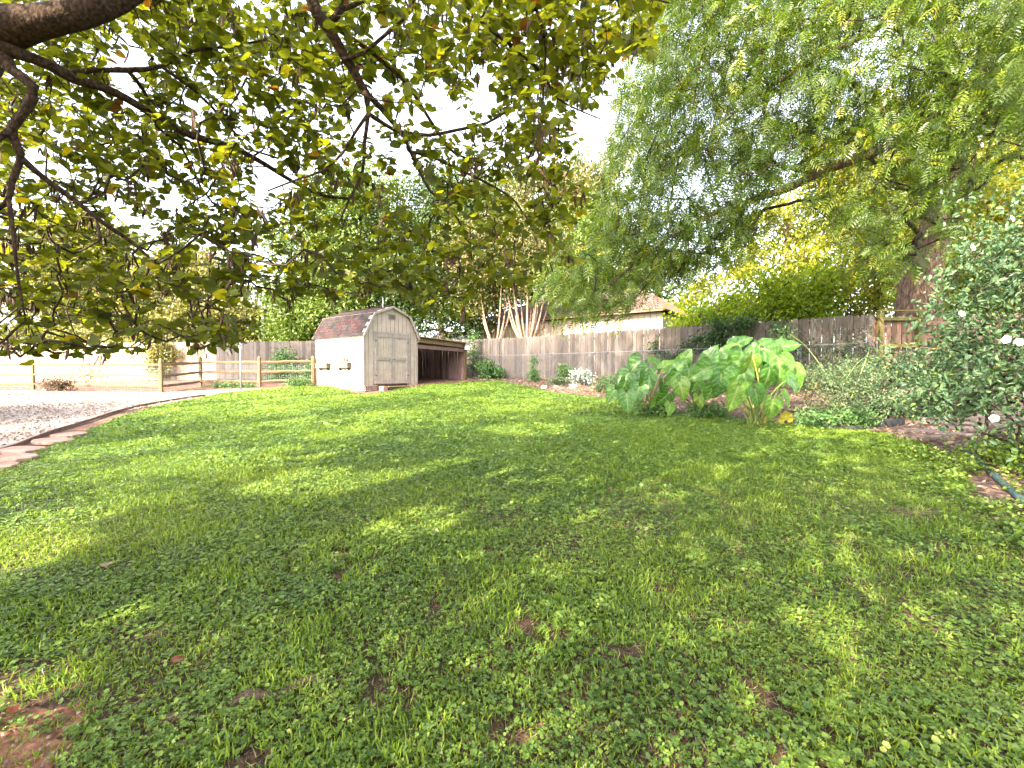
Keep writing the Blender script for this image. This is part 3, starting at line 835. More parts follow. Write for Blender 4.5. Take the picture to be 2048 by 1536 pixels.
for i in range(len(SP) - 1):
    a = Vector(SP[i]); b = Vector(SP[i + 1]); d = (b - a).normalized()
    for h in (.22, .58, .95):
        mb = MB(); m = 6
        pts = []; rs = []
        for k in range(m + 1):
            q = a.lerp(b, k / m) - d * (.05 if k == 0 else 0) + d * (.05 if k == m else 0)
            pts.append((q.x, q.y, gz(q.x, q.y) + h + random.uniform(-.012, .012))); rs.append(.05 * (random.uniform(.85, 1.1) if 0 < k < m else .6))
        mb.tube(pts, rs, 5); mb.build('rail', 'rail_wood', sr)
mb = MB()
for i in range(len(SP) - 1):
    a = Vector(SP[i]); b = Vector(SP[i + 1]); L = (b - a).length; d = (b - a) / L
    off = Vector((d.y, -d.x)) * .06
    if i == 2: off = -off
    n = int(L / .075)
    for k in range(n + 1):
        q = a + d * L * k / n - off
        mb.bar((q.x, q.y, gz(*q) + .03), (q.x, q.y, gz(*q) + .98), .003, .003, (0, 1, 0))
    for k in range(13):
        h = .04 + k * .078; p = a - off; q = b - off
        mb.bar((p.x, p.y, gz(*p) + h), (q.x, q.y, gz(*q) + h), .003, .003)
mb.build('wire_mesh', 'grey_metal', sr, kind='stuff')

# pole on the gravel
x, y = -9.3, 15.6; z = gz(x, y)
po = empty('metal_pole', (x, y, z), 0, 'slim grey metal pole with small cap at the lawn edge before the rail fence', 'pole')
mb = MB(); mb.tube([(0, 0, 0), (0, 0, 1.55)], .028, 10); mb.build('shaft', 'grey_metal', po, True)
mb = MB(); mb.tube([(0, 0, 1.45), (0, 0, 1.62), (0, 0, 1.66)], [.036, .036, .012], 10); mb.build('cap', 'white_paint', po)

# ================================================================== SHED
SH = (-5.2, 16.0); A53 = math.atan2(.8, .6)
Z0 = .70
shed = empty('garden_shed', (SH[0], SH[1], Z0), A53, 'cream painted barn style garden shed with double doors and reddish shingle roof', 'shed')
W, L_ = 2.42, 3.13; zb = .175; ze = 1.97; zk = 2.74; zp = 3.04
def groove_wall(axis, a0, a1, zlo, ztop, out, holes=None, board=.19, gap=.018, th=.014):
    """boards standing proud of a backing sheet; axis 'x' = front wall, 'y' = side wall; ztop is a function"""
    mb = MB(); a = a0
    while a < a1 - .02:
        b = min(a + board, a1)
        z1 = min(ztop(a), ztop(b)) if not callable(holes) else ztop(a)
        za, zc = ztop(a), ztop(b)
        segs = [(zlo, None)]
        if holes and holes[0] - .001 < (a + b) / 2 < holes[1] + .001: segs = [(holes[2], None)]
        for s0, _ in segs:
            if min(za, zc) - s0 < .02: continue
            g2 = gap / 2
            if axis == 'x': V = [(a+g2, out-th, s0), (b-g2, out-th, s0), (b-g2, out-th, zc), (a+g2, out-th, za), (a+g2, out, s0), (b-g2, out, s0), (b-g2, out, zc), (a+g2, out, za)]
            else: V = [(out-th, b-g2, s0), (out-th, a+g2, s0), (out-th, a+g2, za), (out-th, b-g2, zc), (out, b-g2, s0), (out, a+g2, s0), (out, a+g2, za), (out, b-g2, zc)]
            mb.add(V, [(0,1,2,3),(7,6,5,4),(0,4,5,1),(1,5,6,2),(2,6,7,3),(3,7,4,0)])
        a = b
    return mb
def gable(a):
    if a < .42: return ze + (zk - ze) * a / .42
    if a > W - .42: return ze + (zk - ze) * (W - a) / .42
    return zk + (zp - zk) * (1 - abs(a - W/2) / (W/2 - .42))
D0, D1, DZ0, DZ1 = .45, 1.97, .225, 2.05
# backing body
mb = MB()
prof = [(0.001, zb), (W-.001, zb), (W-.001, ze), (W - .42, zk), (W/2, zp), (.42, zk), (.001, ze)]
mb.prism(prof, .001, L_ - .001); mb.build('wall_core', 'groove_dark', shed)
groove_wall('x', 0, W, zb, gable, 0, (D0, D1, DZ1)).build('front_wall', 'shed_paint', shed)
groove_wall('y', 0, L_, zb, lambda a: ze, 0).build('side_wall', 'shed_paint', shed)
mbw = groove_wall('y', 0, L_, zb, lambda a: ze, 0)
mbw.V = [(W - v[0], v[1], v[2]) for v in mbw.V]; mbw.F = [f[::-1] for f in mbw.F]; mbw.build('side_wall', 'shed_paint', shed)
# trims
mb = MB(); mb.box((-.026, -.030, zb), (.05, -.015, ze - .01)); mb.box((-.030, -.030, zb), (-.0145, .06, ze - .01)); mb.build('corner_trim', 'trim_paint', shed)
mb = MB(); mb.box((W-.05, -.030, zb), (W+.020, -.015, ze - .01)); mb.build('corner_trim', 'trim_paint', shed)
mb = MB(); mb.box((-.029, .061, ze-.09), (-.0145, L_, ze-.02)); mb.build('eave_trim', 'trim_paint', shed)
# door frame and doors
mb = MB(); mb.box((D0-.07, -.032, DZ0-.03), (D0, -.015, DZ1+.07)); mb.box((D1, -.032, DZ0-.03), (D1+.07, -.015, DZ1+.07)); mb.box((D0+.001, -.032, DZ1), (D1-.001, -.015, DZ1+.07)); mb.build('door_frame', 'trim_paint', shed)
mid = (D0 + D1) / 2
for k, (a, b) in enumerate(((D0 + .008, mid - .006), (mid + .006, D1 - .008))):
    mb = groove_wall('x', a, b, DZ0, lambda t: DZ1 - .01, -.012, None, .12, .01, .01)
    door = mb.build('door', 'shed_paint', shed)
    for lo, hi in (((a, DZ0), (a + .10, DZ1 - .01)), ((b - .10, DZ0), (b, DZ1 - .01)), ((a + .101, DZ0), (b - .101, DZ0 + .12)), ((a + .101, DZ1 - .13), (b - .101, DZ1 - .01)), ((a + .101, 1.08), (b - .101, 1.19))):
        m2 = MB(); m2.box((lo[0], -.046, lo[1]), (hi[0], -.0225, hi[1])); m2.build('door_trim', 'trim_paint', door)
    for hz in (.5, 1.75):
        m2 = MB(); hx = a - .01 if k == 0 else b - .05
        m2.box((hx, -.054, hz), (hx + .06, -.047, hz + .05)); m2.build('hinge', 'dark_metal', door)
    if k == 1:
        m2 = MB(); m2.tube([(a + .05, -.047, 1.13), (a + .05, -.09, 1.13)], [.012, .024], 8); m2.build('handle', 'dark_metal', door)
# gable vent
vn = MB(); vn.box((W/2 - .18, -.030, 2.60), (W/2 + .18, -.0145, 2.80)); vent = vn.build('vent', 'trim_paint', shed)
for k in range(5):
    m2 = MB(); m2.bar((W/2 - .15, -.036, 2.625 + k * .035), (W/2 + .15, -.036, 2.625 + k * .035), .012, .018); m2.build('slat', 'groove_dark', vent)
# roof decks, shingles, rake trims
def roof_plane(p0, p1, y0, y1, th=.03):
    """deck between profile points p0 (low) p1 (high) in xz"""
    d = Vector((p1[0]-p0[0], 0, p1[1]-p0[1])); n = Vector((-d.z, 0, d.x)).normalized()
    if n.z < 0: n = -n
    mb = MB(); V = []
    for yy in (y0, y1):
        for p in (Vector((p0[0], yy, p0[1])), Vector((p1[0], yy, p1[1]))):
            V += [p, p + n * th]
    mb.add(V, [(0,2,3,1),(4,5,7,6),(0,1,5,4),(2,6,7,3),(1,3,7,5),(0,4,6,2)])
    return mb, d, n
def shingles(p0, p1, y0, y1, rows, tab, parent, th=.03):
    d = Vector((p1[0]-p0[0], 0, p1[1]-p0[1])); Ls = d.length; u = d.normalized(); n = Vector((-d.z, 0, d.x)).normalized()
    if n.z < 0: n = -n
    hstep = Ls / rows; me = {}
    for mname in ('shingle_red', 'shingle_brown'):
        mb = MB(); # local: x along roof length (y), y up slope, z normal
        mb.box((.002, 0, .004), (tab - .006, hstep * 1.0 - .002, .011)); me[mname] = mb.mesh('shingle', mname)
    rot = Matrix((Vector((0, 1, 0)), u, n)).transposed() if Vector((0,1,0)).cross(u).dot(n) > 0 else Matrix((Vector((0, -1, 0)), u, n)).transposed()
    flip = rot.col[0][1] < 0
    nc = int((y1 - y0) / tab)
    for r in range(rows):
        off = (r % 2) * tab / 2
        for c in range(nc + 1):
            a = y0 + c * tab - off; b = a + tab
            if a < y0 - tab * .45 or b > y1 + tab * .45: continue
            red = noise(a * 1.0 + 5, r * .31, .55) + random.uniform(-.25, .25) > .5
            o = link('shingle', me['shingle_red' if red else 'shingle_brown'], parent)
            base = Vector((p0[0], b if flip else a, p0[1])) + u * (r * hstep) + n * (th + random.uniform(0, .002))
            M = rot.to_4x4(); M.translation = base
            M = M @ Matrix.Rotation(-.035, 4, 'X')
            sx = 1.0
            lo, hi = max(a, y0), min(b, y1)
            if hi - lo < tab * .98:
                sx = (hi - lo) / tab; M.translation = Vector((p0[0], hi if flip else lo, p0[1])) + u * (r * hstep) + n * th
            o.matrix_local = M @ Matrix.Diagonal((sx, 1, 1, 1))
OV = .10
low_l = (-.07, ze - .05); kn_l = (.40, zk + .02); pk = (W/2, zp + .03); kn_r = (W - .40, zk + .02); low_r = (W + .07, ze - .05)
for a, b in ((low_l, kn_l), (kn_l, pk), (kn_r, pk), (low_r, kn_r)):
    mb, d, n = roof_plane(a, b, -OV, L_ + OV)
    rf = mb.build('roof_deck', 'trim_paint', shed)
    rows = 7 if a in (low_l, low_r) else 5
    if a in (low_l, kn_l): shingles(a, b, -OV, L_ + OV, rows, .30, rf)
    else: shingles(a, b, -OV, L_ + OV, rows, .30, rf)
for a, b in ((low_l, kn_l), (kn_l, pk), (pk, kn_r), (kn_r, low_r)):
    mb = MB(); av = Vector((a[0], -OV - .012, a[1] - .012)); bv = Vector((b[0], -OV - .012, b[1] - .012))
    mb.bar(av, bv, .02, .075, (0, 1, 0)); 
    mb = MB(); mb.bar(av, bv, .075, .02, (0, -1, 0)); mb.build('rake_trim', 'trim_paint', shed)
mb = MB(); mb.bar((W/2, -OV, zp + .075), (W/2, L_ + OV, zp + .075), .16, .012); mb.build('ridge_cap', 'shingle_brown', shed)
mb = MB(); mb.tube([(W/2 - .12, .35, zp + .03), (W/2 - .12, .35, zp + .38)], .008, 6); mb.build('roof_rod', 'white_paint', shed)
# lattice skirt
def lattice(p0, p1, z0a, z0b, z1):
    p0 = Vector(p0); p1 = Vector(p1); L = (p1 - p0).length; d = (p1 - p0) / L; mb = MB(); s = .085
    n = int((L + .3) / s)
    for i in range(-3, n):
        for sg in (1, -1):
            hh = .2
            a = i * s; b = a + hh
            t0 = max(0, -a) / hh; t1 = min(1, (L - a) / hh)
            if t1 <= t0: continue
            q0 = p0 + d * (a + hh * t0); q1 = p0 + d * (a + hh * t1)
            zl = z1 - hh
            u0, u1 = (t0, t1) if sg > 0 else (1 - t0, 1 - t1)
            mb.bar((q0.x, q0.y, zl + hh * u0), (q1.x, q1.y, zl + hh * u1), .006, .026, (d.y, -d.x, 0))
    mb.bar((p0.x, p0.y, z1 - .012), (p1.x, p1.y, z1 - .012), .02, .024)
    return mb
m_ = lattice((-.01, L_), (-.01, 0), 0, 0, zb - .002); m_.build('lattice_skirt', 'lattice_paint', shed)
m_ = lattice((.0, -.012), (.55, -.012), 0, 0, zb - .002); m_.build('lattice_skirt', 'lattice_paint', shed)
m_ = lattice((2.0, -.012), (W, -.012), 0, 0, zb - .002); m_.build('lattice_skirt', 'lattice_paint', shed)
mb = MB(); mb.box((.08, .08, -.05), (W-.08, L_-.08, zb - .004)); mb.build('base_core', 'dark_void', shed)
# step in front of the doors
st = empty('door_step', (SH[0], SH[1], Z0), A53, 'low grey plank step with a pinkish block before the shed doors', 'step')
mb = MB(); mb.box((.80, -.34, .10), (2.02, -.05, .135)); mb.build('plank', 'old_beam', st)
mb = MB(); mb.box((.84, -.30, -.04), (1.96, -.07, .098)); mb.build('riser', 'dark_metal', st)
mb = MB(); mb.box((.58, -.30, -.04), (.78, -.06, .145)); mb.build('block', 'brick_block', st)

# window boxes on the side wall
def planter(yc, w, label, plants):
    t = empty('window_box', (SH[0] - .6*0 + (-.8) * yc, SH[1] + .6 * yc, Z0 + .80), A53, label, 'planter', 'window boxes on the shed wall')
    mb = MB(); h = .17; dpt = .17
    def side(V, F): mb.add(V, F)
    x0, x1 = -.017 - dpt, -.017
    mb.box((x0, -w/2, 0), (x0 + .018, w/2, h)); mb.box((x1 - .018, -w/2, 0), (x1, w/2, h))
    mb.box((x0 + .019, -w/2, 0), (x1 - .019, -w/2 + .018, h)); mb.box((x0 + .019, w/2 - .018, 0), (x1 - .019, w/2, h)); mb.box((x0 + .019, -w/2 + .019, 0), (x1 - .019, w/2 - .019, .02))
    mb.build('box', 'planter_wood', t)
    mb = MB(); mb.box((x0 - .012, -w/2 - .012, h + .001), (x1, w/2 + .012, h + .02)); mb.build('rim', 'planter_wood', t)
    mb = MB(); mb.box((x0 + .02, -w/2 + .02, .021), (x1 - .02, w/2 - .02, h - .01)); mb.build('soil_fill', 'soil', t)
    for yy in (-w/3, w/3):
        mb = MB(); mb.add([(x1, yy-.012, -.10), (x1, yy-.012, -.001), (x0+.04, yy-.012, -.001), (x1, yy+.012, -.10), (x1, yy+.012, -.001), (x0+.04, yy+.012, -.001)], [(0,1,2),(5,4,3),(0,3,4,1),(1,4,5,2),(2,5,3,0)]); mb.build('bracket', 'planter_wood', t)
    if plants:
        n = 130; P = np.stack([rng.uniform(x0, x1, n), rng.normal(-.12, .12, n), h + rng.random(n) * .22], 1)
        me = scatter('dry_plant', LEAF4, LEAF4_F, P, frames(rnd_dirs(n, 1), rnd_dirs(n)), rng.uniform(.03, .07, n), 'red_leaf'); link('dry_plant', me, t, 'stuff')
planter(2.46, .80, 'empty grey window box on the shed wall, nearest the rail fence', False)
planter(1.12, .80, 'grey window box on the shed wall holding dry reddish plants', True)

# lean-to
lt = empty('lean_to_shelter', (SH[0], SH[1], Z0), A53, 'dark open wooden lean-to shelter of old boards built against the shed', 'lean-to')
X0, X1, LD = W + .04, 5.17, 2.95
zr0, zr1 = 2.00, 1.93
gl = gz(SH[0] + .6*X1, SH[1] + .8*X1) - Z0
mb = MB(); mb.bar((X0, -.10, 2.03), (X0, LD, 2.03), .01, .01)
deck = MB(); deck.add([(X0-.02, -.22, 2.02), (X1+.14, -.22, 1.90), (X1+.14, LD+.1, 1.88), (X0-.02, LD+.1, 2.0), (X0-.02, -.22, 2.055), (X1+.14, -.22, 1.935), (X1+.14, LD+.1, 1.915), (X0-.02, LD+.1, 2.035)],
                      [(3,2,1,0),(4,5,6,7),(0,1,5,4),(1,2,6,5),(2,3,7,6),(3,0,4,7)]); deck.build('roof', 'old_beam', lt)
mb = MB(); mb.bar((X0, -.05, 1.91), (X1, -.05, 1.80), .05, .17); mb.build('front_beam', 'old_beam', lt)
mb = MB(); mb.bar((X0, -.02, 1.66), (X1, -.02, 1.60), .02, .14); mb.build('fascia_board', 'old_board', lt)
for k in range(6):
    y = .35 + k * .5; mb = MB(); mb.bar((X0, y, 1.97), (X1, y, 1.86), .04, .09); mb.build('rafter', 'old_beam', lt)
for x, y in ((X1, -.04), (X1, LD), (X0 + .05, LD)):
    mb = MB(); mb.box((x - .05, y - .05, 0), (x + .05, y + .05, 1.80)); mb.build('post', 'rail_wood' if y < 0 else 'old_beam', lt)
bw = .19
y = .06
while y < LD - .05:
    mb = MB(); o_ = random.uniform(-.006, .006); h = 1.62 + random.uniform(-.03, .03)
    mb.box((X1 - .012 + o_, y, gl - .02), (X1 + .01 + o_, y + bw - random.uniform(.012, .035), gl + h - .05)); mb.build('board', 'old_board', lt); y += bw
x = X0
while x < X1 - .1:
    mb = MB(); o_ = random.uniform(-.006, .006)
    mb.box((x, LD + .06 + o_, .1), (x + bw - random.uniform(.008, .02), LD + .08 + o_, 1.8)); mb.build('board', 'old_board', lt); x += bw
# loose upright planks leaning inside
for xx, yy, hh in ((3.0, 1.7, 1.15), (3.45, 2.0, 1.2), (3.9, 1.9, 1.1), (4.35, 2.1, 1.25)):
    mb = MB(); mb.bar((xx, yy, .2), (xx + .05, yy + .45, hh + .2), .16, .02, (1, 0, 0)); mb.build('leaning_plank', 'old_board', lt)

# birdhouse hanging beside the lean-to
bx, by = -1.98, 20.0
bh = empty('birdhouse', (bx, by, gz(bx, by) + 1.33), .3, 'small white birdhouse fixed at the corner of the lean-to', 'birdhouse')
mb = MB(); mb.box((-.09, -.09, 0), (.09, .09, .20)); mb.build('body', 'white_paint', bh)
mb = MB(); mb.add([(-.12, -.12, .19), (.12, -.12, .19), (.12, .12, .19), (-.12, .12, .19), (0, -.12, .29), (0, .12, .29)], [(0,1,4),(1,2,5,4),(2,3,5),(3,0,4,5),(3,2,1,0)]); mb.build('roof', 'galvanised', bh)
mb = MB(); mb.tube([(0, -.089, .11), (0, -.093, .11)], .022, 10); mb.build('entrance_hole', 'dark_void', bh)

# ================================================================== HOUSES BEYOND
def house_right():
    # parallel to the grey fence
    A = Vector((6.9, 21.5)); d = Vector((-.8, .6)); n = Vector((.6, .8))
    h = empty('neighbour_house', (A.x, A.y, 1.2), math.atan2(-.6, .8) , 'beige sided neighbour house with brown shingle roof beyond the grey fence', 'house')
    # local x = (.8,-.6) so house runs to -x ; local y = (.6,.8)
    Lh, Dh, he = 11.5, 7.0, 3.0
    mb = MB(); mb.box((-Lh, .05, -1.0), (0, Dh, he)); mb.build('wall_core', 'groove_dark', h)
    mb = MB(); a = -Lh
    while a < -.05:
        mb.box((a + .01, 0.02, -1.0), (a + .29, .049, he - .02)); a += .30
    mb.build('front_wall', 'house_siding', h)
    mb = MB(); a = .05
    while a < Dh - .05:
        mb.box((.001, a + .01, -1.0), (.03, a + .29, he - .02)); a += .30
    mb.build('end_wall', 'house_siding', h)
    mb = MB(); mb.box((-Lh - .3, -.42, he - .02), (.35, -.39, he + .14)); mb.build('fascia', 'picket_brown', h)
    ov = .4; zr = he + 1.75
    P = [(-Lh-ov, -ov, he), (ov, -ov, he), (ov, Dh+ov, he), (-Lh-ov, Dh+ov, he), (-Lh+2.5, Dh/2, zr), (-2.2, Dh/2, zr)]
    def face(idx, nm, mat):
        mb = MB(); V = [Vector(P[i]) for i in idx]; nn = (V[1]-V[0]).cross(V[2]-V[0]).normalized() * .08
        m = len(V); mb.add(V + [v + nn for v in V], [tuple(range(m))[::-1], tuple(range(m, 2*m))] + [(i, (i+1)%m, (i+1)%m+m, i+m) for i in range(m)]); return mb.build(nm, mat, h)
    face((0,1,5,4), 'front_roof', 'roof_shingle'); face((1,2,5), 'hip_roof', 'red_gable'); face((2,3,4,5), 'rear_roof', 'roof_shingle'); face((3,0,4), 'hip_roof', 'roof_shingle')
    # courses of shingle as real steps
    mb = MB(); e0 = Vector(P[0]); e1 = Vector(P[1]); r0 = Vector(P[4]); r1 = Vector(P[5])
    nn = (e1-e0).cross(r1-e0).normalized()
    for k in range(16):
        t = k / 16; t2 = (k + .97) / 16
        a, b = e0.lerp(r0, t), e1.lerp(r1, t); c, dd = e0.lerp(r0, t2), e1.lerp(r1, t2)
        V = [a + nn*.083, b + nn*.083, dd + nn*.083, c + nn*.083, a + nn*.11, b + nn*.11, dd + nn*.086, c + nn*.086]
        mb.add(V, [(4,5,6,7),(0,1,5,4),(1,2,6,5),(3,0,4,7)])
    mb.build('shingle_courses', 'roof_shingle', h, kind='stuff')
house_right()

def block_house(x0, x1, y, zt, slope, wall, roof, label, h_wall=3.0):
    h = empty('neighbour_house', (x0, y, 1.0), 0, label, 'house')
    Lx = x1 - x0; D = 5.0
    mb = MB(); mb.add([(0, 0, -1), (Lx, 0, -1), (Lx, D, -1), (0, D, -1), (0, 0, zt - 1), (Lx, 0, zt - 1 + slope), (Lx, D, zt - 1 + slope), (0, D, zt - 1)],
                      [(0,1,5,4),(1,2,6,5),(2,3,7,6),(3,0,4,7)]); mb.build('wall', wall, h)
    mb = MB(); e = .25; V = [(-e, -e, zt-1), (Lx+e, -e, zt-1+slope), (Lx+e, D+e, zt-1+slope), (-e, D+e, zt-1)]
    mb.add(V + [(a, b, c + .14) for a, b, c in V], [(3,2,1,0),(4,5,6,7),(0,1,5,4),(1,2,6,5),(2,3,7,6),(3,0,4,7)]); mb.build('roof', roof, h)
    for wx in (Lx * .3, Lx * .7):
        mb = MB(); mb.box((wx - .5, -.04, .4), (wx + .5, -.005, 1.4)); w = mb.build('window', 'white_paint', h)
        m2 = MB(); m2.box((wx - .43, -.05, .47), (wx + .43, -.041, 1.33)); m2.build('pane', 'dark_metal', w)
block_house(-15.6, -11.3, 27.0, 3.75, .45, 'house_pale', 'trim_paint', 'pale flat roofed outbuilding behind the fence left of the shed')
gh = empty('neighbour_house', (-6.6, 33, 1.2), 0, 'distant house with low grey roof seen right of the shed roof', 'house')
mb = MB(); mb.box((0, 0, -1), (5.2, 5, 2.1)); mb.build('wall', 'house_pale', gh)
mb = MB(); mb.add([(-.4,-.4,2.1),(5.6,-.4,2.1),(5.6,5.4,2.1),(-.4,5.4,2.1),(1.2,2.5,3.3),(4,2.5,3.3)], [(0,1,5,4),(1,2,5),(2,3,4,5),(3,0,4),(3,2,1,0)]); mb.build('roof', 'roof_grey', gh)
# pale utility pipe behind the fence
mb = MB(); mb.tube([(-14.2, 26, 0), (-14.2, 26, 5.2)], .07, 8)
tag(mb.build('utility_pole', 'white_paint', None, True), 'slim pale utility pole behind the fence beside the flat roofed outbuilding', 'pole')

# ================================================================== TREES
def ell_tips(cs, n):
    """points inside a union of ellipsoids [(cx,cy,cz,rx,ry,rz,w)], biased to the shell"""
    out = []
    ws = np.array([c[6] if len(c) > 6 else c[3]*c[4]*c[5] for c in cs]); ws = ws / ws.sum()
    for c, w in zip(cs, ws):
        m = max(1, int(n * w)); v = rnd_dirs(m); r = rng.random(m) ** .45
        out.append(np.array(c[:3]) + v * r[:, None] * np.array(c[3:6]))
    return np.concatenate(out)

def tree(name, label, cat, base, trunk, rad, crowns, ntips, nleaf, lsize, lmat, bark='bark_far', group=None, cl_sp=.55, tmpl=None, tw=.012, up=.5, flat=1.0, extra_trunks=()):
    t = empty(name, base, 0, label, cat, group); B = Vector(base)
    sk = Skeleton()
    for i, (tp, rd) in enumerate([(trunk, rad)] + list(extra_trunks)):
        P, Rr = limb_obj('trunk', tp, rd, bark, t, .3, 9)
        sk.path([tuple(p) for p in P], Rr)
    tips = ell_tips(crowns, ntips)
    sk.grow(tips, .5, .12, .05)
    sk.radii(tw, .5, rad[0] * .5)
    link('branches', sk.twig_mesh('branches', 'twig' if bark != 'twig_pale' else 'twig_pale'), t, 'stuff')
    nleaf = int(nleaf * 1.6); lsize = lsize * 1.2
    per = int(nleaf / len(tips)); TP = sk.P[sk.tips]
    ctr = np.repeat(TP, per, 0); n = len(ctr)
    off = rng.normal(size=(n, 3)) * cl_sp * (1, 1, .55 * flat)
    P = ctr + off
    tm, tf = tmpl or (LEAF4, LEAF4_F)
    d = rnd_dirs(n, -.5); nr = rnd_dirs(n, up)
    tone = np.repeat(rng.normal(0, .12, len(TP)), per)
    rn = np.clip(rng.normal(.45, .2, n) + tone, 0, 1)
    me = scatter('crown', tm, tf, P, frames(d, nr), rng.uniform(.7, 1.35, n) * lsize, lmat, rn)
    link('crown', me, t)
    return t

# --- behind the shed and the left fence
tree('broadleaf_tree', 'bright green leafy tree rising behind the shed roof, its low boughs left of the ridge', 'tree', (-10.2, 26, 1.3), [(0,0,-.3),(.1,0,2),(.3,0,4.5),(.2,.2,7)], [.22,.18,.12,.05],
     [(-.8,0,3.8,3.0,2.2,2.3),(1.6,.5,5.2,2.9,2.4,2.6),(-.5,.5,7.4,3.4,2.5,2.8),(1.4,.5,9.6,2.8,2.4,2.4),(-2.2,-.5,2.4,1.6,1.5,1.3),(.6,-1,2.9,2.2,1.2,1.2)], 380, 34000, .15, 'far_leaf_green')
tree('broadleaf_tree', 'dark green tree with a bare brown trunk just right of the shed roof', 'tree', (-4.0, 26, 1.3), [(0,0,-.3),(.05,0,1.8),(-.1,0,3.5),(0,.2,7)], [.24,.20,.15,.06],
     [(-2.0,0,4.2,2.6,2.2,2.0),(1.2,0,4.2,2.4,2,1.9),(-.5,.5,7.2,3.4,2.5,3.0),(.8,.5,9.4,3.2,2.5,2.2),(1.0,0,2.7,1.3,1.2,.9),(-2.4,0,2.9,1.4,1.2,.9)], 320, 28000, .15, 'far_leaf_deep')
tree('broadleaf_tree', 'tall pale sunlit tree far beyond the shed, topmost in the middle distance', 'tree', (1.5, 38, 1.3), [(0,0,-.3),(0,0,5),(.4,0,11)], [.4,.3,.1],
     [(0,0,10,4.5,3.5,4.5),(3.8,0,12.5,3.2,3,4.5),(4.8,0,15.5,3.2,3,3.5),(-1,0,14.5,4,3,3),(-4,0,7,4,3,3.5),(3,0,6,4.5,3,3.5)], 340, 30000, .24, 'myrtle_leaf')
def myrtle(x, y, label, cr, k=7, lm='myrtle_leaf', nl=9000):
    tr = []
    for i in range(k):
        a = 2 * PI * i / k + random.uniform(-.3, .3); s = random.uniform(.5, 1.0)
        tr.append(([(.08*math.cos(a), .08*math.sin(a), -.3), (.25*s*math.cos(a), .2*s*math.sin(a), 1.2), (.9*s*math.cos(a), .6*s*math.sin(a), 2.6), (1.4*s*math.cos(a), .9*s*math.sin(a), 4.4)], [.085,.065,.045,.02]))
    tree('crepe_myrtle', label, 'tree', (x, y, gz(x, 26)), tr[0][0], tr[0][1], cr, 170, nl, .11, lm, 'twig_pale', 'crepe myrtles behind the grey fence', .4, extra_trunks=tr[1:])
myrtle(-.85, 23.6, 'multi-stemmed crepe myrtle with pale stems, the left one over the far fence corner', [(0,0,4.9,1.7,1.4,1.4),(-.9,0,4.0,1.3,1,1.1),(.6,0,6.2,1.7,1.4,1.6),(-1.2,0,6.6,1.6,1.4,1.6)], 5, nl=16000)
myrtle(.75, 23.4, 'thick clump crepe myrtle with a fan of pale tan stems, right of the narrower one', [(.5,0,5.1,2.0,1.4,1.5),(-.3,0,6.6,2.0,1.4,1.7),(1.6,0,5.6,1.6,1.2,1.3)], 14, nl=18000)

# --- left background: layered sunlit evergreens
tree('evergreen_tree', 'pale sunlit spreading evergreen behind the left fence, at the photo edge', 'tree', (-25, 27, 1.1), [(0,0,-.3),(0,0,4),(0,0,9)], [.35,.25,.08],
     [(0,0,2.2,4.8,2.5,1.0),(.5,0,4.3,4.6,2.5,1.1),(-.5,0,6.4,3.8,2.2,1.1),(0,0,8.3,2.6,2,1.0)], 420, 32000, .18, 'cedar_leaf', flat=.45, cl_sp=.6)
tree('evergreen_tree', 'pale sunlit spreading evergreen behind the left fence, left of the flat roofed outbuilding', 'tree', (-18.2, 26, 1.1), [(0,0,-.3),(0,0,3),(.2,0,6.6)], [.3,.2,.07],
     [(.3,0,1.9,4.2,2.2,.9),(.2,0,3.6,3.8,2.2,1.0),(0,0,5.2,3.0,2,1.0),(0,0,6.4,1.8,1.5,.8)], 380, 28000, .17, 'cedar_leaf', flat=.45, cl_sp=.55)
tree('broadleaf_tree', 'bare pinkish stemmed tree behind the outbuilding with thin lit leaves', 'tree', (-14.0, 31, 1.2), [(0,0,-.3),(.2,0,3),(0,0,6)], [.2,.15,.05],
     [(0,0,4.5,2.6,2,2.2),(1.8,0,3.0,1.8,1.5,1.5)], 140, 6000, .17, 'myrtle_leaf')

# --- right background
def bush_tree(x, y, label, cr, lm, nl, ls, tips=150, k=4, tp=None):
    tr = []
    for i in range(k):
        a = 2 * PI * i / k + random.uniform(-.5, .5)
        tr.append(([(.1*math.cos(a), .1*math.sin(a), -.3), (.5*math.cos(a), .35*math.sin(a), 1.2), (1.4*math.cos(a), .8*math.sin(a), 2.6)], [.05,.04,.02]))
    tree('leafy_shrub', label, 'shrub', (x, y, gz(x, y)), tr[0][0], tr[0][1], cr, tips, nl, ls, lm, 'bark_far', None, .34, extra_trunks=tr[1:], tmpl=tp, up=1.2)
bush_tree(7.5, 17.5, 'lime green shrub over the fence just right of the beige house', [(-.4,0,1.9,1.0,1.1,.8),(.9,0,2.5,.8,.9,1.0),(1.7,0,1.9,.8,.9,.8)], 'far_leaf_lime', 3600, .12)
bush_tree(9.6, 16.2, 'brightest yellow green shrub in the middle of the fence top growth', [(0,0,2.0,1.3,1.1,.9),(-.3,0,3.1,.7,.9,.7),(1.1,0,2.7,.7,1,1.2)], 'far_leaf_lime', 3800, .12)
bush_tree(12.2, 16.5, 'arching golden shrub over the fence, left of the big trunk', [(0,0,1.9,1.6,1.1,.8),(-.2,0,2.9,1.7,1.1,.9),(1.3,0,3.3,1.2,1,1)], 'far_leaf_yellow', 3800, .10)
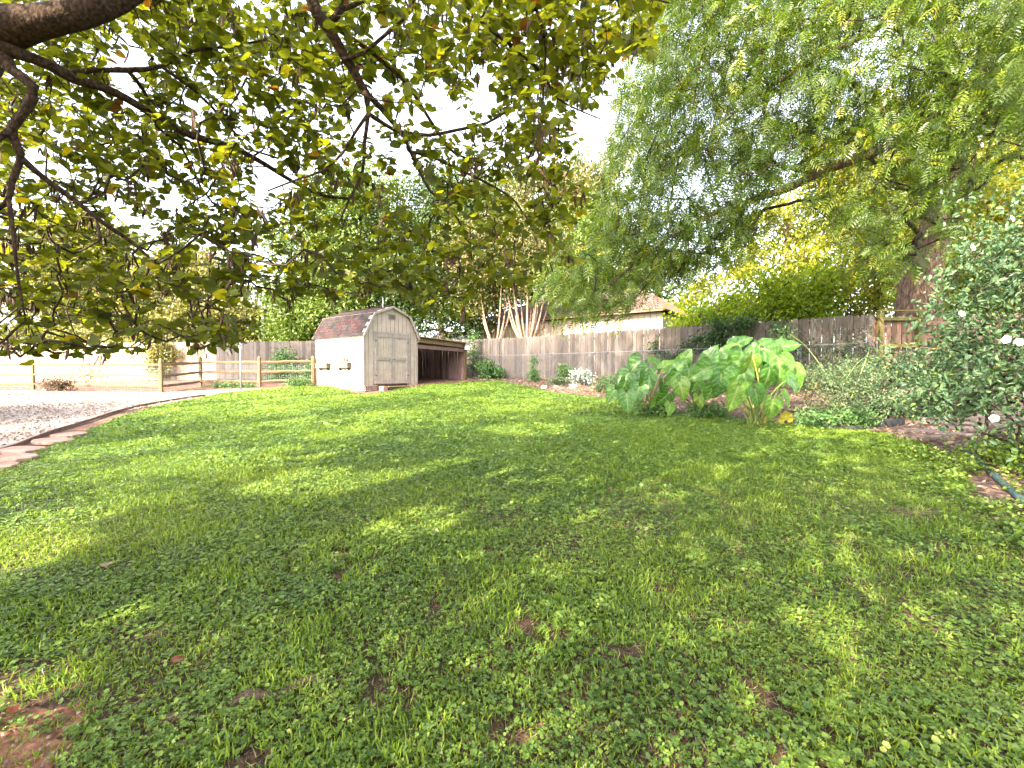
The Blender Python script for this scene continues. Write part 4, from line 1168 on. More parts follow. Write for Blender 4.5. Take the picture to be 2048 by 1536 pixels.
tree('broadleaf_tree', 'golden sunlit tree behind the big trunk filling the right edge', 'tree', (19.5, 18.5, 1.5), [(0,0,-.3),(0,0,2.5),(.3,0,6)], [.25,.2,.08],
     [(0,0,3.2,3.0,2.4,2.2),(-1.5,0,5.6,2.8,2.2,2.4),(2,0,7,3,2.5,3),(-3.0,0,2.6,1.8,1.6,1.6)], 260, 17000, .14, 'far_leaf_yellow')
tree('broadleaf_tree', 'tall yellow green tree in the distance behind the hanging boughs', 'tree', (19, 32, 1.5), [(0,0,-.3),(0,0,5),(.4,0,12)], [.4,.3,.1],
     [(0,0,7,5.5,3.5,4.5),(4.5,0,11,5,4,5),(-3.2,0,5,3.5,3,2.6),(9,0,8,5,4,6)], 260, 18000, .24, 'far_leaf_yellow')
tree('broadleaf_tree', 'soft green tree far beyond the beige house roof', 'tree', (10, 36, 1.5), [(0,0,-.3),(0,0,4),(0,0,9)], [.35,.3,.1],
     [(0,0,6.5,5,3.5,3.2),(-4.5,0,9,4,3,4.0),(2,0,3.6,4,3,2)], 220, 15000, .24, 'far_leaf_green')

tree('broadleaf_tree', 'golden green tree high behind the upper trunk of the big tree', 'tree', (29, 30, 1.5), [(0,0,-.3),(0,0,6),(.4,0,14)], [.4,.3,.1],
     [(0,0,9,5.5,4,5),(-4,0,14,5,4,4.5),(4,0,15,5.5,4,5.5),(5,0,6,5,4,4)], 320, 24000, .24, 'far_leaf_yellow')
tree('broadleaf_tree', 'tall slim tree added unseen outside the left edge to shade the far fence', 'tree', (-19.4, 10.8, gz(-19.4, 10.8)), [(0,0,-.2),(0,0,4),(.1,0,9)], [.2,.15,.05],
     [(0,0,9.4,2.9,2.6,1.9)], 150, 9000, .16, 'far_leaf_green')  # out of view, added to block sun from part of the far fence
tree('broadleaf_tree', 'small leafy tree added unseen just outside the left edge to shade the gravel', 'tree', (-14.4, 7.0, gz(-14.4, 7)), [(0,0,-.2),(0,0,1.2),(.1,0,2.6)], [.1,.08,.03],
     [(0,0,2.6,2.4,2.0,1.1),(.6,.5,1.6,1.6,1.4,.6)], 120, 6000, .13, 'far_leaf_green')  # out of view, added to cast shade on the near gravel
# ------------------------------------------------------------------ big pecan at right
def pecan():
    base = (11.45, 13.6, 1.1)
    t = empty('pecan_tree', (0, 0, 0), 0, 'big ridged-bark tree with drooping feathery boughs filling the upper right', 'tree')
    sk = Skeleton(120000)
    def mk(nm, pl, par=True):
        pts = [at(px, py, Y) for px, py, Y, w in pl]; rad = [w / 2 / 910 * Y for px, py, Y, w in pl]
        P, Rr = limb_obj(nm, pts, rad, 'bark_pecan', t, .25, 14, .10)
        sk.path([tuple(p) for p in P], Rr)
    mk('trunk', [(1832, 690, 13.6, 88), (1834, 620, 13.6, 74), (1836, 550, 13.6, 66), (1862, 460, 13.5, 54), (1884, 360, 13.4, 48), (1894, 290, 13.3, 46), (1886, 180, 13.2, 38), (1876, 60, 13.0, 32), (1875, -60, 12.8, 28), (1880, -300, 12.5, 18)])
    mk('limb', [(1893, 300, 13.3, 36), (1922, 226, 12.2, 30), (1973, 191, 11.2, 27), (2012, 105, 10.2, 26), (2060, 60, 9.2, 25), (2140, 0, 8, 22), (2200, -100, 6.8, 18)])
    mk('limb', [(1888, 292, 13.3, 28), (1840, 272, 12.8, 22), (1797, 278, 12.4, 20), (1758, 301, 12, 20), (1719, 316, 11.7, 19), (1640, 345, 11.2, 18), (1570, 379, 10.8, 15), (1500, 402, 10.4, 11), (1400, 440, 10, 8), (1300, 500, 9.8, 6), (1210, 580, 9.7, 4)])
    mk('limb', [(1872, 20, 13, 20), (1830, 18, 12.6, 16), (1780, 30, 12, 13), (1740, 70, 11.4, 10), (1640, 120, 10.5, 8), (1520, 190, 9.8, 6), (1400, 280, 9.4, 4)])
    mk('limb', [(1878, -120, 12.7, 18), (1760, -170, 11.5, 15), (1600, -120, 10.4, 12), (1450, -20, 9.6, 9), (1400, 100, 9.6, 6), (1380, 230, 10.5, 4)])
    mk('limb', [(1878, -150, 12.7, 16), (1900, -250, 10.5, 14), (1960, -200, 8, 12), (2020, -60, 6.0, 10), (2070, 90, 5.2, 7)])
    poly = [(1080, 560), (1110, 625), (1200, 640), (1250, 610), (1320, 575), (1400, 545), (1480, 520), (1560, 440), (1650, 450), (1690, 520), (1780, 540), (1850, 520), (1905, 480), (1930, 400), (2010, 300), (2150, 330), (2200, -100), (1310, -100), (1270, 60), (1235, 200), (1205, 330), (1160, 450)]
    n = 5000
    px = rng.uniform(1050, 2220, n); py = rng.uniform(-110, 660, n)
    k = in_poly(px, py, poly); px = px[k]; py = py[k]; n = len(px)
    u = (px - 1050) / 1100
    Y = rng.uniform(8.4, 13.5, n) - np.clip(u - .45, 0, 1) * rng.random(n) * 4.5
    # thinner where the sky shows through
    dn = noise(px, py, 85)
    gap = ((px > 1480) & (px < 1640) & (py > 380)) | ((px > 1700) & (px < 1800) & (py > 60) & (py < 180))
    ld = np.abs((py - 382) + (px - 1560) * .405)      # the lit bough and the trunk stay in the open
    bough = (px > 1555) & (px < 1770) & (ld < 26) & (Y < 12.2)
    stem = (np.abs(px - 1850) < 34) & (py > 430) & (py < 640) & (Y < 13.6)
    thin = ((px > 1890) & (py > 190)) | ((px > 1490) & (py > 340) & (px < 1890)) | ((px < 1330) & (py > 560))
    k = (dn > .10) & ~(thin & (rng.random(n) < .5)) & ~(gap & (rng.random(n) < .7)) & ~(bough & (rng.random(n) < .9)) & ~(stem & (rng.random(n) < .8)); px, py, Y = px[k], py[k], Y[k]
    tips = np.stack([(px - 1024) / 910 * Y, Y, EYE - (py - 743) / 910 * Y], 1)
    # the part of the crown above and behind the picture
    m = 500
    ex = np.array((12., 12.5, 13.5)) + rnd_dirs(m) * (rng.random(m) ** .4)[:, None] * np.array((8.5, 7.5, 4.0))
    vv = (ex[:, 2] - EYE) / ex[:, 1]
    ex = ex[(vv > .84) | (ex[:, 0] / ex[:, 1] > 1.15)]
    tips = np.concatenate([tips, ex])
    sk.grow(tips, .35, .14, .01)
    sk.radii(.0045, .45, .07)
    link('branches', sk.twig_mesh('branches', 'twig'), t, 'stuff')
    TP = sk.P[sk.tips]; par = sk.P[sk.par[sk.tips]]
    per = 9; ctr = np.repeat(TP, per, 0); dr = np.repeat(TP - par, per, 0); nn = len(ctr)
    back = rng.random(nn)
    P = ctr - dr * back[:, None] * 1.3 + rng.normal(size=(nn, 3)) * .16
    d = rnd_dirs(nn, -.9, .75) + np.array((-.45, -.1, 0)); nr = rnd_dirs(nn, 1.4, .8)
    tone = np.repeat(rng.normal(0, .1, len(TP)), per)
    rn = np.clip(rng.normal(.42, .2, nn) + tone, 0, 1)
    me = scatter('crown', COMP, COMP_F, P, frames(d, nr), rng.uniform(.20, .36, nn), 'pecan_leaf', rn)
    link('foliage', me, t, 'stuff')
pecan()

# ------------------------------------------------------------------ redbud overhead
def redbud():
    t = empty('redbud_tree', (0, 0, 0), 0, 'redbud tree with dark boughs, heart shaped leaves and hanging pods over the left lawn', 'tree')
    sk = Skeleton(120000)
    def mk(nm, pl, step=.09, sides=10):
        pts = [at(px, py, Y) for px, py, Y, w in pl]; rad = [w / 2 / 910 * Y for px, py, Y, w in pl]
        P, Rr = limb_obj(nm, pts, rad, 'bark_redbud', t, step, sides, .10)
        sk.path([tuple(p) for p in P], Rr)
    Pt = [(-3.55, 1.75, gz(-3.5, 1.75) - .2), (-3.5, 1.8, .9), (-3.35, 1.95, 1.9), (-3.05, 2.15, 2.75), tuple(at(0, 74, 2.35))]
    P, Rr = limb_obj('trunk', Pt, [.24, .17, .14, .125, .105], 'bark_redbud', t, .12, 14)
    sk.path([tuple(p) for p in P], Rr)
    mk('limb', [(-30, 78, 2.35, 84), (40, 66, 2.35, 72), (134, 50, 2.35, 54), (220, 27, 2.4, 48), (290, -8, 2.45, 40), (380, -80, 2.5, 34), (520, -170, 2.6, 28)], sides=14)
    mk('limb', [(25, 105, 2.35, 40), (62, 120, 2.38, 24), (110, 138, 2.45, 20), (165, 167, 2.55, 20), (215, 182, 2.6, 16), (262, 203, 2.7, 15), (320, 238, 2.8, 14), (370, 268, 2.9, 14), (425, 286, 3.0, 12), (482, 304, 3.1, 11), (540, 335, 3.2, 9), (600, 372, 3.3, 7), (660, 396, 3.4, 6), (720, 400, 3.5, 4)])
    mk('limb', [(18, 115, 2.35, 30), (42, 150, 2.35, 21), (82, 182, 2.35, 19), (68, 225, 2.35, 18), (38, 262, 2.35, 16), (48, 300, 2.38, 14), (54, 322, 2.4, 12), (36, 365, 2.4, 11), (28, 400, 2.4, 9), (0, 425, 2.4, 8), (-50, 450, 2.4, 6)])
    mk('limb', [(54, 320, 2.4, 13), (85, 348, 2.45, 11), (118, 374, 2.5, 10), (165, 408, 2.55, 9), (215, 448, 2.6, 8), (262, 480, 2.7, 7), (300, 512, 2.75, 5), (345, 556, 2.8, 4), (400, 600, 2.8, 3)])
    mk('limb', [(38, 262, 2.35, 12), (0, 290, 2.3, 12), (-60, 310, 2.25, 10)])
    mk('limb', [(28, 400, 2.4, 8), (35, 470, 2.4, 7), (42, 560, 2.4, 5), (55, 640, 2.45, 3)])
    mk('limb', [(150, 160, 2.52, 12), (200, 150, 2.6, 10), (268, 150, 2.7, 10), (335, 143, 2.8, 8), (400, 112, 2.9, 6), (470, 105, 3.0, 5), (545, 90, 3.1, 4)])
    mk('limb', [(268, 150, 2.7, 8), (300, 190, 2.8, 7), (325, 260, 2.9, 6), (372, 300, 3.0, 5), (410, 380, 3.0, 4), (470, 450, 3.0, 3)])
    mk('limb', [(335, 143, 2.8, 7), (400, 190, 2.9, 6), (455, 245, 3.0, 5), (500, 300, 3.0, 4)])
    # centre limb dropping in from above
    mk('limb', [(560, -190, 2.5, 30), (600, -90, 2.5, 28), (625, -10, 2.55, 26), (642, 40, 2.6, 24), (668, 74, 2.65, 22), (690, 115, 2.7, 19), (712, 150, 2.75, 17), (731, 185, 2.8, 16), (741, 198, 2.82, 13), (765, 222, 2.9, 11), (790, 252, 2.95, 10), (812, 280, 3.0, 8), (828, 318, 3.05, 7), (862, 385, 3.1, 5), (900, 415, 3.15, 4), (930, 465, 3.2, 3)], sides=12)
    mk('limb', [(735, 188, 2.8, 12), (741, 232, 2.8, 9), (733, 290, 2.8, 7), (729, 345, 2.8, 6), (705, 395, 2.8, 4), (680, 450, 2.8, 3)])
    mk('limb', [(741, 234, 2.8, 9), (775, 256, 2.85, 8), (805, 270, 2.9, 8), (860, 276, 3.0, 7), (915, 266, 3.1, 6), (975, 252, 3.2, 5), (1010, 232, 3.3, 4)])
    mk('limb', [(741, 234, 2.8, 7), (715, 270, 2.75, 6), (690, 310, 2.7, 5), (650, 345, 2.65, 5), (600, 362, 2.6, 4), (540, 385, 2.6, 3)])
    mk('limb', [(825, 308, 3.05, 6), (875, 322, 3.1, 6), (930, 348, 3.2, 5), (980, 372, 3.3, 5), (1030, 405, 3.4, 4), (1065, 460, 3.4, 3)])
    mk('limb', [(668, 62, 2.65, 10), (730, 102, 2.75, 8), (780, 142, 2.85, 8), (818, 178, 2.9, 7), (846, 220, 3.0, 6), (884, 280, 3.1, 6), (912, 312, 3.15, 5), (962, 330, 3.3, 4)])
    mk('limb', [(672, 55, 2.65, 14), (690, 30, 2.65, 12), (695, -10, 2.7, 10)])
    mk('limb', [(682, 35, 2.65, 10), (715, 25, 2.7, 8), (745, 8, 2.75, 8), (780, -20, 2.8, 7)])
    mk('limb', [(690, 130, 2.7, 8), (730, 118, 2.7, 7), (780, 78, 2.8, 7), (812, 50, 2.8, 6), (838, 0, 2.85, 6), (860, -60, 2.9, 5)])
    mk('limb', [(900, -80, 2.7, 9), (925, 0, 2.75, 8), (955, 50, 2.8, 8), (1020, 100, 2.95, 7), (1080, 152, 3.1, 6), (1112, 202, 3.2, 5), (1150, 225, 3.3, 3), (1200, 245, 3.4, 2)])
    mk('limb', [(1040, -60, 2.7, 8), (1058, 0, 2.7, 7), (1078, 50, 2.75, 6), (1090, 102, 2.8, 5), (1088, 152, 2.85, 4), (1085, 220, 2.9, 3)])
    mk('limb', [(1010, -80, 2.6, 8), (1090, 12, 2.65, 6), (1165, 2, 2.7, 6), (1260, 5, 2.75, 5), (1330, 20, 2.8, 3)])
    mk('limb', [(500, 302, 3.1, 4), (560, 320, 3.0, 4), (640, 140, 2.9, 3)][:2])
    # crown in view
    poly = [(-120, -60), (-120, 720), (60, 700), (190, 715), (290, 690), (350, 660), (430, 715), (500, 660), (500, 560), (560, 610), (640, 590), (700, 610), (790, 570), (850, 630), (920, 640), (1010, 560), (1060, 570), (1100, 510), (1180, 540), (1130, 450), (1190, 400), (1130, 320), (1170, 250), (1225, 200), (1200, 120), (1300, 110), (1310, 20), (1350, -60)]
    gx, gy = np.meshgrid(np.arange(-130, 1360, 11.0), np.arange(-70, 720, 11.0))
    px = gx.ravel() + rng.uniform(-8, 8, gx.size); py = gy.ravel() + rng.uniform(-8, 8, gx.size)
    k = in_poly(px, py, poly) & (noise(px, py, 60) * .6 + noise(px + 300, py, 28) * .4 > .34 - .05 * (py > 330)) & (rng.random(len(px)) < np.where((px > 520) & (py > 300), .48, .74)); px = px[k]; py = py[k]; n = len(px)
    Y = 2.55 + 2.4 * rng.random(n) ** 1.1
    tips = np.stack([(px - 1024) / 910 * Y, Y, EYE - (py - 743) / 910 * Y], 1)
    k = tips[:, 2] > .055 * tips[:, 1] + 1.3
    tips = tips[k]
    n_view = len(tips)
    sk.grow(tips, .11, .22, .03)
    sk.radii(.0012, .36, .007)
    tw = link('twigs', sk.twig_mesh('twigs', 'twig'), t, 'stuff')
    TI = np.array(sk.tips); TP = sk.P[TI]; P1 = sk.P[sk.par[TI]]
    per = 5; nn = len(TP) * per
    f = np.tile(np.linspace(0, 1.1, per), len(TP))
    P = np.repeat(TP, per, 0) * (1 - f)[:, None] + np.repeat(P1, per, 0) * f[:, None]
    off = rnd_dirs(nn); off[:, 2] = -np.abs(off[:, 2]) * .5
    P = P + off * rng.uniform(.02, .085, nn)[:, None]
    d = off.copy(); d[:, 2] = d[:, 2] * .4 - .12; d += rnd_dirs(nn) * .3
    nr = rnd_dirs(nn, 1.7, .8) + np.array((0, -.25, 0))
    # yellower towards the right-hand ends: sunlight from behind put into the leaf colour
    q = (P[:, 0] / P[:, 1] + 1.2) / 1.6
    rn = np.clip(rng.normal(.35, .17, nn) + .22 * np.clip(q - .52, 0, 1) * rng.random(nn) * 4.5, 0, .985)
    rn = np.where(rng.random(nn) < .012, .999, rn)
    size = rng.uniform(.040, .068, nn) 
    # keep leaves off the lens
    ok = P[:, 1] > 1.75
    P, d, nr, rn, size = P[ok], d[ok], nr[ok], rn[ok], size[ok]
    FR = frames(d, nr)
    app = size / P[:, 1] + (rng.random(len(P)) * .002)
    vis = (np.abs(P[:, 0] / P[:, 1]) < 1.12) & ((P[:, 2] - EYE) / P[:, 1] < .82)
    order = np.argsort(-np.where(vis, app, 0))
    single, rest = order[:300], order[300:]
    hm = scatter('leaf', HEART, HEART_F, np.zeros((1, 3)), np.eye(3)[None], np.ones(1), 'redbud_leaf_single')
    for i in single:
        o = link('leaf', hm, t)
        M = Matrix(FR[i].tolist()).to_4x4(); M.translation = Vector(P[i])
        o.matrix_local = M @ Matrix.Scale(size[i], 4)
    # unseen crown over and behind the camera, added to shade the lawn
    m = 2600
    ex = np.array((-2.6, -.6, 4.6)) + rnd_dirs(m) * (rng.random(m) ** .4)[:, None] * np.array((4.6, 4.0, 2.4))
    vis = (ex[:, 1] > .3) & ((ex[:, 2] - EYE) / np.maximum(ex[:, 1], .1) < .95) & (np.abs(ex[:, 0]) / np.maximum(ex[:, 1], .1) < 1.25)
    ex = ex[~vis & (ex[:, 2] > 2.6)]
    ex = ex[~in_sun_hole(ex)]; rest = rest[~in_sun_hole(P[rest])]
    PP = np.concatenate([P[rest], ex]); m = len(ex)
    FF = np.concatenate([FR[rest], frames(rnd_dirs(m, -.3), rnd_dirs(m, 1.6))])
    SS = np.concatenate([size[rest], rng.uniform(.09, .14, m)])
    RN = np.concatenate([rn[rest], np.clip(rng.normal(.4, .2, m), 0, 1)])
    me = scatter('foliage', HEART, HEART_F, PP, FF, SS, 'redbud_leaf', RN)
    link('foliage', me, t, 'stuff')
    # pods
    POD = np.array([(0,0,0),(.085,.25,0),(0,.25,.03),(-.085,.25,0),(0,.25,-.03),(.075,.75,0),(0,.75,.03),(-.075,.75,0),(0,.75,-.03),(0,1,0)])
    PF = [(0,1,2),(0,2,3),(0,3,4),(0,4,1),(1,5,6,2),(2,6,7,3),(3,7,8,4),(4,8,5,1),(5,9,6),(6,9,7),(7,9,8),(8,9,5)]
    cand = np.array([k for k in range(sk.n) if not sk.limb[k] and sk.par[k] >= 0 and sk.P[k, 1] > 1.9])
    pick = rng.choice(cand, 1100, replace=False)
    pp = []; 
    for k in pick:
        m = rng.integers(2, 7); pp.append(sk.P[k] + rng.normal(size=(m, 3)) * .018 - np.array((0, 0, .016)))
    pp = np.concatenate(pp); m = len(pp)
    dd = rnd_dirs(m, -2.6, .6); ff = frames(dd, rnd_dirs(m)); ss = rng.uniform(.055, .10, m)
    vis = (np.abs(pp[:, 0] / pp[:, 1]) < 1.1) & ((pp[:, 2] - EYE) / pp[:, 1] < .8)
    order = np.argsort(-np.where(vis, ss / pp[:, 1], 0)); single, rest = order[:300], order[300:]
    pm_ = scatter('seed_pod', POD, PF, np.zeros((1, 3)), np.eye(3)[None], np.ones(1), 'pod')
    for i in single:
        o = link('seed_pod', pm_, t); M = Matrix(ff[i].tolist()).to_4x4(); M.translation = Vector(pp[i]); o.matrix_local = M @ Matrix.Scale(ss[i], 4)
    me = scatter('seed_pods', POD, PF, pp[rest], ff[rest], ss[rest], 'pod'); link('seed_pods', me, t, 'stuff')
redbud()

# surface root of the redbud in the lawn
pts, rr = smooth_path([Vector((x, y, gz(x, y) + dz)) for x, y, dz in ((-1.42, 1.62, -.01), (-1.30, 1.70, .030), (-1.17, 1.71, .026), (-1.06, 1.79, .040), (-.96, 1.80, .030), (-.85, 1.88, .036), (-.74, 1.90, .012), (-.66, 1.98, .018), (-.58, 2.0, -.01))],
                      [.008, .019, .016, .026, .021, .024, .015, .012, .005], .02)
mb = MB(); mb.tube(pts, [r * random.uniform(.86, 1.14) for r in rr], 10)
tag(mb.build('tree_root', 'bark_root', None, True), 'brown surface root showing through the clover at lower left', 'root')

# ------------------------------------------------------------------ unseen tall trees added behind the camera to shade the yard
def shade_tree(x, y, lab, cr, n=15000):
    z = gz(x, y)
    t = empty('added_shade_tree', (x, y, z), 0, lab, 'tree', 'unseen trees added for shade')
    P, Rr = limb_obj('trunk', [(0,0,-.3),(.1,0,4),(0,.2,9),(.2,0,14)], [.35,.28,.2,.08], 'bark_far', t, .6, 10)
    sk = Skeleton(); sk.path([tuple(p) for p in P], Rr)
    tips = ell_tips(cr, 170); sk.grow(tips, .8, .1, .05); sk.radii(.014, .5, .15)
    link('branches', sk.twig_mesh('branches', 'twig'), t, 'stuff')
    TP = sk.P[sk.tips]; per = n // len(TP); ctr = np.repeat(TP, per, 0); m = len(ctr)
    Pp = ctr + rng.normal(size=(m, 3)) * (.75, .75, .5)
    Pp = Pp[~in_sun_hole(Pp + np.array((x, y, z)))]; m = len(Pp)
    me = scatter('crown', LEAF6, LEAF6_F, Pp, frames(rnd_dirs(m, -.4), rnd_dirs(m, .6)), rng.uniform(.13, .24, m), 'far_leaf_deep')
    link('crown', me, t)
shade_tree(-15.2, 2.4, 'unseen bare stemmed tree added left of the viewpoint, its high crown to shade the fence', [(0,0,15.6,2.6,2.6,2.0)], 5000)
shade_tree(-11.6, .2, 'unseen tall tree added left of the viewpoint to shade the lawn before the shed', [(0,0,5.2,2.5,2.8,2.4),(0,0,15.6,2.7,3,2.2),(0,0,10.5,2.2,2.2,2.8,7)], 13000)
shade_tree(-7.2, -3.6, 'unseen tall tree added behind the viewpoint to the left, to shade the middle lawn', [(0,0,5.0,3.4,3.0,2.6),(0,0,15.6,3.2,3,2.4),(0,0,10.5,2.8,2.2,2.8,10)], 18000)
shade_tree(-1.6, -8.0, 'unseen tall tree added straight behind the viewpoint to shade the flower beds', [(0,0,5.0,3.6,3.0,2.6),(-2.4,2.2,5.0,2.4,2.2,2.4),(-2.4,2.2,8.6,2.0,2.0,1.8),(1.6,0,8.2,2.4,2.0,1.8),(0,0,15.6,3.6,3,2.4),(0,0,10.5,3.2,2.4,2.8,9)], 24000)
shade_tree(5.0, -11.5, 'unseen tall tree added behind the viewpoint to the right, to shade the right beds', [(0,0,6,4.0,3.2,3.2),(0,0,15.0,3.6,3,3.0),(0,0,10.5,3.0,2.4,2.6,6)], 14000)

# ================================================================== BED PLANTS
def shrub(name, label, x, y, blobs, n, ls, lmat, cat='shrub', tmpl=(LEAF6, LEAF6_F), stems=12, sm='twig', group=None, up=.9, z0=0, down=.2, tips=60, sp=.09, smr=.004, asstuff=False):
    z = gz(x, y) + z0
    t = empty(name, (x, y, z), 0, label, cat, group)
    sk = Skeleton(30000)
    sk.path([(0, 0, -.03), (0, 0, .03)], [.02, .015])
    tp = ell_tips(blobs, tips); tp[:, 2] = np.maximum(tp[:, 2], .04)
    sk.grow(tp, .12, .15, .05); sk.radii(smr, .4, .03)
    link('stems', sk.twig_mesh('stems', sm), t)
    TP = sk.P[sk.tips]; per = max(1, n // len(TP)); m = per * len(TP)
    P = np.repeat(TP, per, 0) + rng.normal(size=(m, 3)) * sp; P[:, 2] = np.maximum(P[:, 2], .02)
    me = scatter('leaves', tmpl[0], tmpl[1], P, frames(rnd_dirs(m, -down), rnd_dirs(m, up)), rng.uniform(.7, 1.3, m) * ls, lmat, np.clip(rng.normal(.45, .22, m) + np.repeat(rng.normal(0, .1, len(TP)), per), 0, 1))
    link('leaves', me, t)
    return t, sk

shrub('hydrangea_bush', 'rounded light green bush beside the lean-to in front of the fence corner', -.95, 20.2, [(0,0,.35,.62,.5,.32),(-.2,0,.55,.4,.4,.25)], 2200, .10, 'shrub_leaf')
shrub('small_shrub', 'small upright green shrub at the fence foot right of the rounded bush', .88, 17.9, [(0,0,.3,.3,.25,.3),(-.02,.2,.8,.2,.15,.25)], 900, .07, 'shrub_leaf', tips=40, sp=.07)
shrub('small_shrub', 'bright fine leaved plant in the bed next to the silvery one', 1.90, 16.3, [(0,0,.45,.3,.25,.35)], 900, .06, 'shrub_leaf', tips=40, sp=.07)
shrub('dusty_miller', 'silvery grey leaved plant in the bed', 2.35, 15.4, [(0,0,.28,.42,.3,.24)], 700, .09, 'silver_leaf', 'plant', tips=40, sp=.07)
shrub('small_shrub', 'low grey green clump left of the silvery plant', 1.55, 15.7, [(0,0,.15,.4,.3,.16)], 600, .06, 'rose_leaf', 'plant', tips=30, sp=.06)
shrub('ground_cover_plant', 'wide low dark green patch right of the silvery plant', 3.55, 14.4, [(0,0,.15,.8,.5,.16),(-.6,-.3,.1,.4,.3,.1)], 1900, .07, 'shrub_leaf', 'plant', tips=70, sp=.09)
shrub('ground_cover_plant', 'low tangled leafy patch between the silvery plant and the elephant ears', 2.75, 12.9, [(0,0,.14,.5,.5,.15)], 1300, .06, 'rose_leaf', 'plant', tips=60, sp=.08)
shrub('ground_cover_plant', 'pale pinkish flowered low plant at the fence foot behind the elephant ears', 3.9, 15.2, [(0,0,.25,.5,.3,.18)], 700, .05, 'myrtle_leaf', 'plant', tips=40, sp=.08)
# vines on the fence
def vine(label, pts, n, ls, lm, spread=(.12, .08, .12)):
    """along (t, h) positions on the grey fence"""
    A = Vector(FA); B = Vector(FB); d = (B - A).normalized(); nr = Vector((-.64, -.77))
    W3 = []
    for t, h in pts:
        p = A + d * t + nr * .16; W3.append((p.x, p.y, gz(p.x, p.y) + h))
    r = empty('climbing_vine', W3[0], 0, label, 'vine'); b = Vector(W3[0])
    P, Rr = smooth_path([Vector(w) - b for w in W3], [.012] * len(W3), .1)
    mb = MB(); mb.tube(P, .009, 5); mb.build('stem', 'twig', r)
    PP = np.array([tuple(p) for p in P]); idx = rng.integers(0, len(PP), n)
    Q = PP[idx] + rng.normal(size=(n, 3)) * np.array(spread)
    me = scatter('leaves', LEAF6, LEAF6_F, Q, frames(rnd_dirs(n, -.3) + np.array((-.3, -.4, 0)), rnd_dirs(n, .5) + np.array((-.4, -.6, 0))), rng.uniform(.6, 1.3, n) * ls, lm); link('leaves', me, r)
vine('small dark vine climbing the grey fence above the left elephant ear plant', [(9.75, 1.3), (9.85, 1.05), (10.1, .9), (10.3, .65), (10.6, .75), (10.75, .45)], 420, .10, 'vine_leaf')
vine('dark arching vine on the grey fence between the two elephant ear clumps', [(10.7, .9), (11.0, 1.25), (11.5, 1.45), (11.9, 1.42), (11.6, 1.2), (11.3, 1.0)], 520, .10, 'vine_leaf', (.13, .08, .08))
vine('thick leafy vine spilling over the fence top behind the elephant ears', [(11.7, .5), (11.9, 1.0), (12.0, 1.45), (11.8, 1.9), (12.2, 1.7), (12.7, 1.9), (12.5, 1.3), (12.3, .8)], 1200, .11, 'vine_leaf', (.2, .1, .16))
vine('thin pale vine hanging from the fence top left of the gate posts', [(13.5, 1.75), (13.7, 1.5), (13.75, 1.2)], 160, .07, 'rose_leaf')
vine('low ivy covering the foot of the fence near the gate posts', [(13.2, .8), (14.0, .95), (15.0, 1.0), (15.6, .9), (15.0, .55), (14.0, .5)], 1500, .07, 'vine_leaf', (.3, .12, .22))
shrub('leafy_shrub', 'bright green shrub just behind the taller elephant ears', 5.5, 9.9, [(0,0,.75,.45,.4,.5),(.35,0,1.35,.28,.25,.3)], 1500, .075, 'shrub_leaf', tips=70)

# elephant ears
def ear_mesh(k, mat, sz=1.0):
    """sagittate blade, local Y to the tip, attached at the origin near the notch"""
    outl = [(0, .0), (.10, -.16), (.24, -.24), (.36, -.18), (.44, 0), (.46, .22), (.40, .48), (.27, .74), (.12, .94), (0, 1.06)]
    V = []; F = []; ve = []
    ys = list(np.linspace(-.22, 1.04, 20))
    xs_ = np.array([p[1] for p in outl[2:]]); ws_ = np.array([p[0] for p in outl[2:]])
    cols = 6
    rnd_ = random.Random(k)
    ph = rnd_.uniform(0, 6); curl = rnd_.uniform(.2, .75); cup = rnd_.uniform(.02, .3); side = rnd_.uniform(-.12, .12)
    for y in ys:
        w = max(float(np.interp(y, xs_, ws_)), .012) * (1 + .05 * math.sin(7 * y + ph))
        for c in range(-cols, cols + 1):
            x = w * c / cols; notch = .05 + .35 * -y
            if y < 0 and abs(x) < notch and c: x = math.copysign(min(notch, w), x)
            yy = y if (y >= 0 or c) else -.02
            e = abs(c) / cols
            z = cup * abs(x) - curl * .5 * max(y, 0) ** 2 + .03 * math.sin(11 * (y - .7 * abs(x)) + ph) * e + .02 * math.sin(3 * y + c + ph) * e
            rib = abs(math.sin(13 * (y - .75 * abs(x)) + .4)) > .93
            V.append((x + side * max(y, 0) ** 2, yy, z)); ve.append(.42 if c == 0 else (.26 if rib and e < .95 else 0))
    m = 2 * cols + 1
    for r in range(len(ys) - 1):
        for c in range(m - 1):
            if ys[r] < -.01 and c in (cols - 1, cols): continue
            F.append((r*m+c, r*m+c+1, (r+1)*m+c+1, (r+1)*m+c))
    me = bpy.data.meshes.new('leaf'); me.from_pydata(V, [], F); me.materials.append(MAT[mat])
    a = me.attributes.new('vein', 'FLOAT', 'POINT'); a.data.foreach_set('value', ve)
    me.polygons.foreach_set('use_smooth', [True] * len(me.polygons)); me.update()
    return me
EARS = [ear_mesh(k, 'elephant_leaf') for k in range(6)]; YEAR = ear_mesh(9, 'yellow_leaf')

